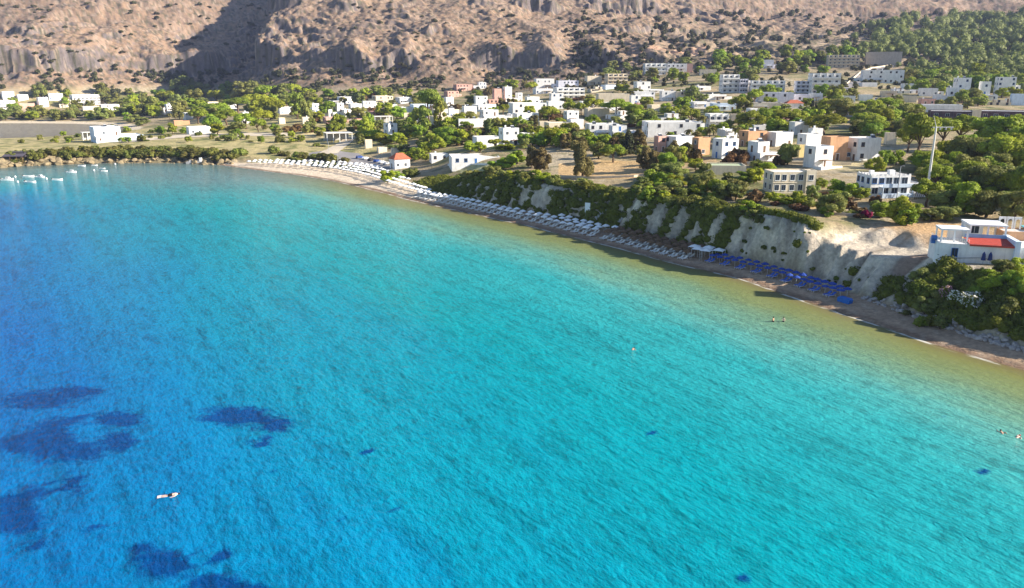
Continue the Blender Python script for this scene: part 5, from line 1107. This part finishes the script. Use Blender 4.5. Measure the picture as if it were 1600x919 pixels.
stander(1208, 503, .6, SKIN, 'left one of two bathers standing waist deep near the shadow edge'); stander(1224, 503, -.5, SKINP, 'right one of two bathers standing waist deep near the shadow edge')
def swimmer(px, py, rz, skin, label, cap=M_HAIR):
    V = [(0, 0, -.10), (.28, 0, -.05), (.45, 0, .0), (.56, 0, .06), (.68, 0, .12), (.44, .18, -.03), (.44, -.18, -.03), (.70, .30, -.02), (.30, -.42, .05), (.95, .26, .0), (.05, -.5, -.05), (-.15, .09, -.15), (-.15, -.09, -.15), (-.55, .1, -.22), (-.55, -.1, -.15), (-.95, .1, -.2), (-.95, -.1, -.12)]
    E = [(0, 1), (1, 2), (2, 3), (3, 4), (2, 5), (2, 6), (5, 7), (6, 8), (7, 9), (8, 10), (0, 11), (0, 12), (11, 13), (12, 14), (13, 15), (14, 16)]; R = [.13, .13, .12, .055, .09, .065, .065, .042, .042, .03, .03, .085, .085, .058, .058, .04, .04]
    hand(V, E, R, 9, V[9], (1, .1, 0), 1); hand(V, E, R, 10, V[10], (-.6, -.4, 0), -1)
    x, y = plane(px, py); o = body('person', V, E, R, skin, (x, y, .02), rz, label); ball('hair', cap, o, (.68, 0, .15), .115)
swimmer(988, 547, 1.0, SKIN, 'lone swimmer with dark hair in the pale turquoise water'); swimmer(1567, 678, 1.4, SKIN, 'left one of two swimmers near the right edge, dark haired'); swimmer(1588, 684, .5, SKINP, 'right one of two swimmers near the right edge, in a red cap', plain('red_cap', (.5, .05, .05), .5))
def snorkeller():
    V = [(0, 0, 0), (.25, 0, .03), (.46, 0, .04), (.58, 0, .04), (.72, 0, .02), (.45, .19, .03), (.45, -.19, .03), (.22, .34, -.03), (.24, -.36, -.03), (.02, .38, -.02), (.04, -.42, -.02), (-.16, .1, 0), (-.16, -.1, 0), (-.58, .13, 0), (-.58, -.13, 0), (-.98, .13, .02), (-.98, -.15, .02)]
    E = [(0, 1), (1, 2), (2, 3), (3, 4), (2, 5), (2, 6), (5, 7), (6, 8), (7, 9), (8, 10), (0, 11), (0, 12), (11, 13), (12, 14), (13, 15), (14, 16)]; R = [.14, .135, .14, .06, .095, .065, .065, .043, .043, .03, .03, .09, .09, .06, .06, .042, .042]
    hand(V, E, R, 9, V[9], (-1, .1, 0), 1); hand(V, E, R, 10, V[10], (-1, -.1, 0), -1)
    x, y = plane(268, 774); o = body('person', V, E, R, SKINP, (x, y, .03), .32, 'snorkeller floating face down in black shorts with pale fins')
    b = MB(); b.tube([(-.22, 0, 0), (-.05, 0, .01), (.1, 0, .02)], [.19, .19, .165], 10); part('swim_shorts', b.mesh('swim_shorts', M_BLK), o)
    for s in (.1, -.1): b = MB(); b.tube([(-.12, s, 0), (-.34, s*1.15, 0)], [.115, .09], 8); part('shorts_leg', b.mesh('shorts_leg', M_BLK), o)
    for s in (.13, -.15): b = MB(); b.poly([(-.95, s-.06, .06), (-.95, s+.06, .06), (-1.36, s+.13, .03), (-1.36, s-.13, .03)][::-1]); b.poly([(-.95, s-.06, .0), (-.95, s+.06, .0), (-1.36, s+.13, .0), (-1.36, s-.13, .0)]); b.poly([(-1.36, s-.13, 0), (-1.36, s+.13, 0), (-1.36, s+.13, .03), (-1.36, s-.13, .03)]); part('fin', b.mesh('fin', M_FIN), o)
    ball('hair', M_HAIR, o, (.73, 0, .035), .118); b = MB(); b.tube([(.80, .12, -.02), (.76, .14, .1), (.66, .15, .32)], .02, 6); part('snorkel', b.mesh('snorkel', M_BLUE), o)
snorkeller()
# ---------------------------------------------------------------- labels that single each thing out
def finish_labels():
    B = {}
    for o, desc, px, py in REG:
        best = min((q for q in LM), key=lambda q: (q[1]-px)**2+(2.2*(q[2]-py))**2); dx, dy = px-best[1], (py-best[2])*1.6
        rel = ('left of' if dx < 0 else 'right of') if abs(dx) > 1.1*abs(dy) else ('behind' if dy < 0 else 'in front of')
        B.setdefault((desc, rel, best[0]), []).append((px, o))
    for (desc, rel, lm), L in B.items():
        L.sort(key=lambda t: t[0])
        for i, (px, o) in enumerate(L):
            n = len(L); pre = '' if n == 1 else ('left ' if i == 0 else 'right ') if n == 2 else ('leftmost ' if i == 0 else 'rightmost ' if i == n-1 else ORD[i]+' from left ')
            o['label'] = f"{pre}{desc} {rel} the {lm}" if n < 3 or i in (0, n-1) else f"{desc} {rel} the {lm}, {ORD[i]} from the left"
finish_labels()

# ---------------------------------------------------------------- air
def haze():
    b = MB(); b.box(-1750, 1750, -620, 2400, -8, 520); m = bpy.data.materials.new('haze_air'); m.use_nodes = True; t = m.node_tree; t.nodes.remove(t.nodes['Principled BSDF'])
    v = t.nodes.new('ShaderNodeVolumePrincipled'); v.inputs['Density'].default_value = .00006; v.inputs['Color'].default_value = (.52, .62, 1.0, 1); v.inputs['Anisotropy'].default_value = .1
    t.links.new(v.outputs[0], t.nodes['Material Output'].inputs['Volume']); struct('haze', b.mesh('haze', m), 'stuff')
haze()

for k in range(26):                                                   # small dark bushes rooted on the bare cliff face
    sp = random.uniform(1092, 1290); x, y = shore(sp, beach_w(sp)+cliff_w(sp)*random.uniform(.1, .85)); s = random.uniform(.5, 1.3); t = proto('C', 0)[k % 2]
    o = thing('cliff_shrub', (x, y, hz(x, y)-.15), random.uniform(0, 6), (s*1.3, s*1.3, s)); part('trunk', t[0], o); part('crown', t[1], o); tag(o, 'small dark bush rooted on the bare pale cliff face above the blue parasols', 'shrub', 'bushes on the bare cliff face')
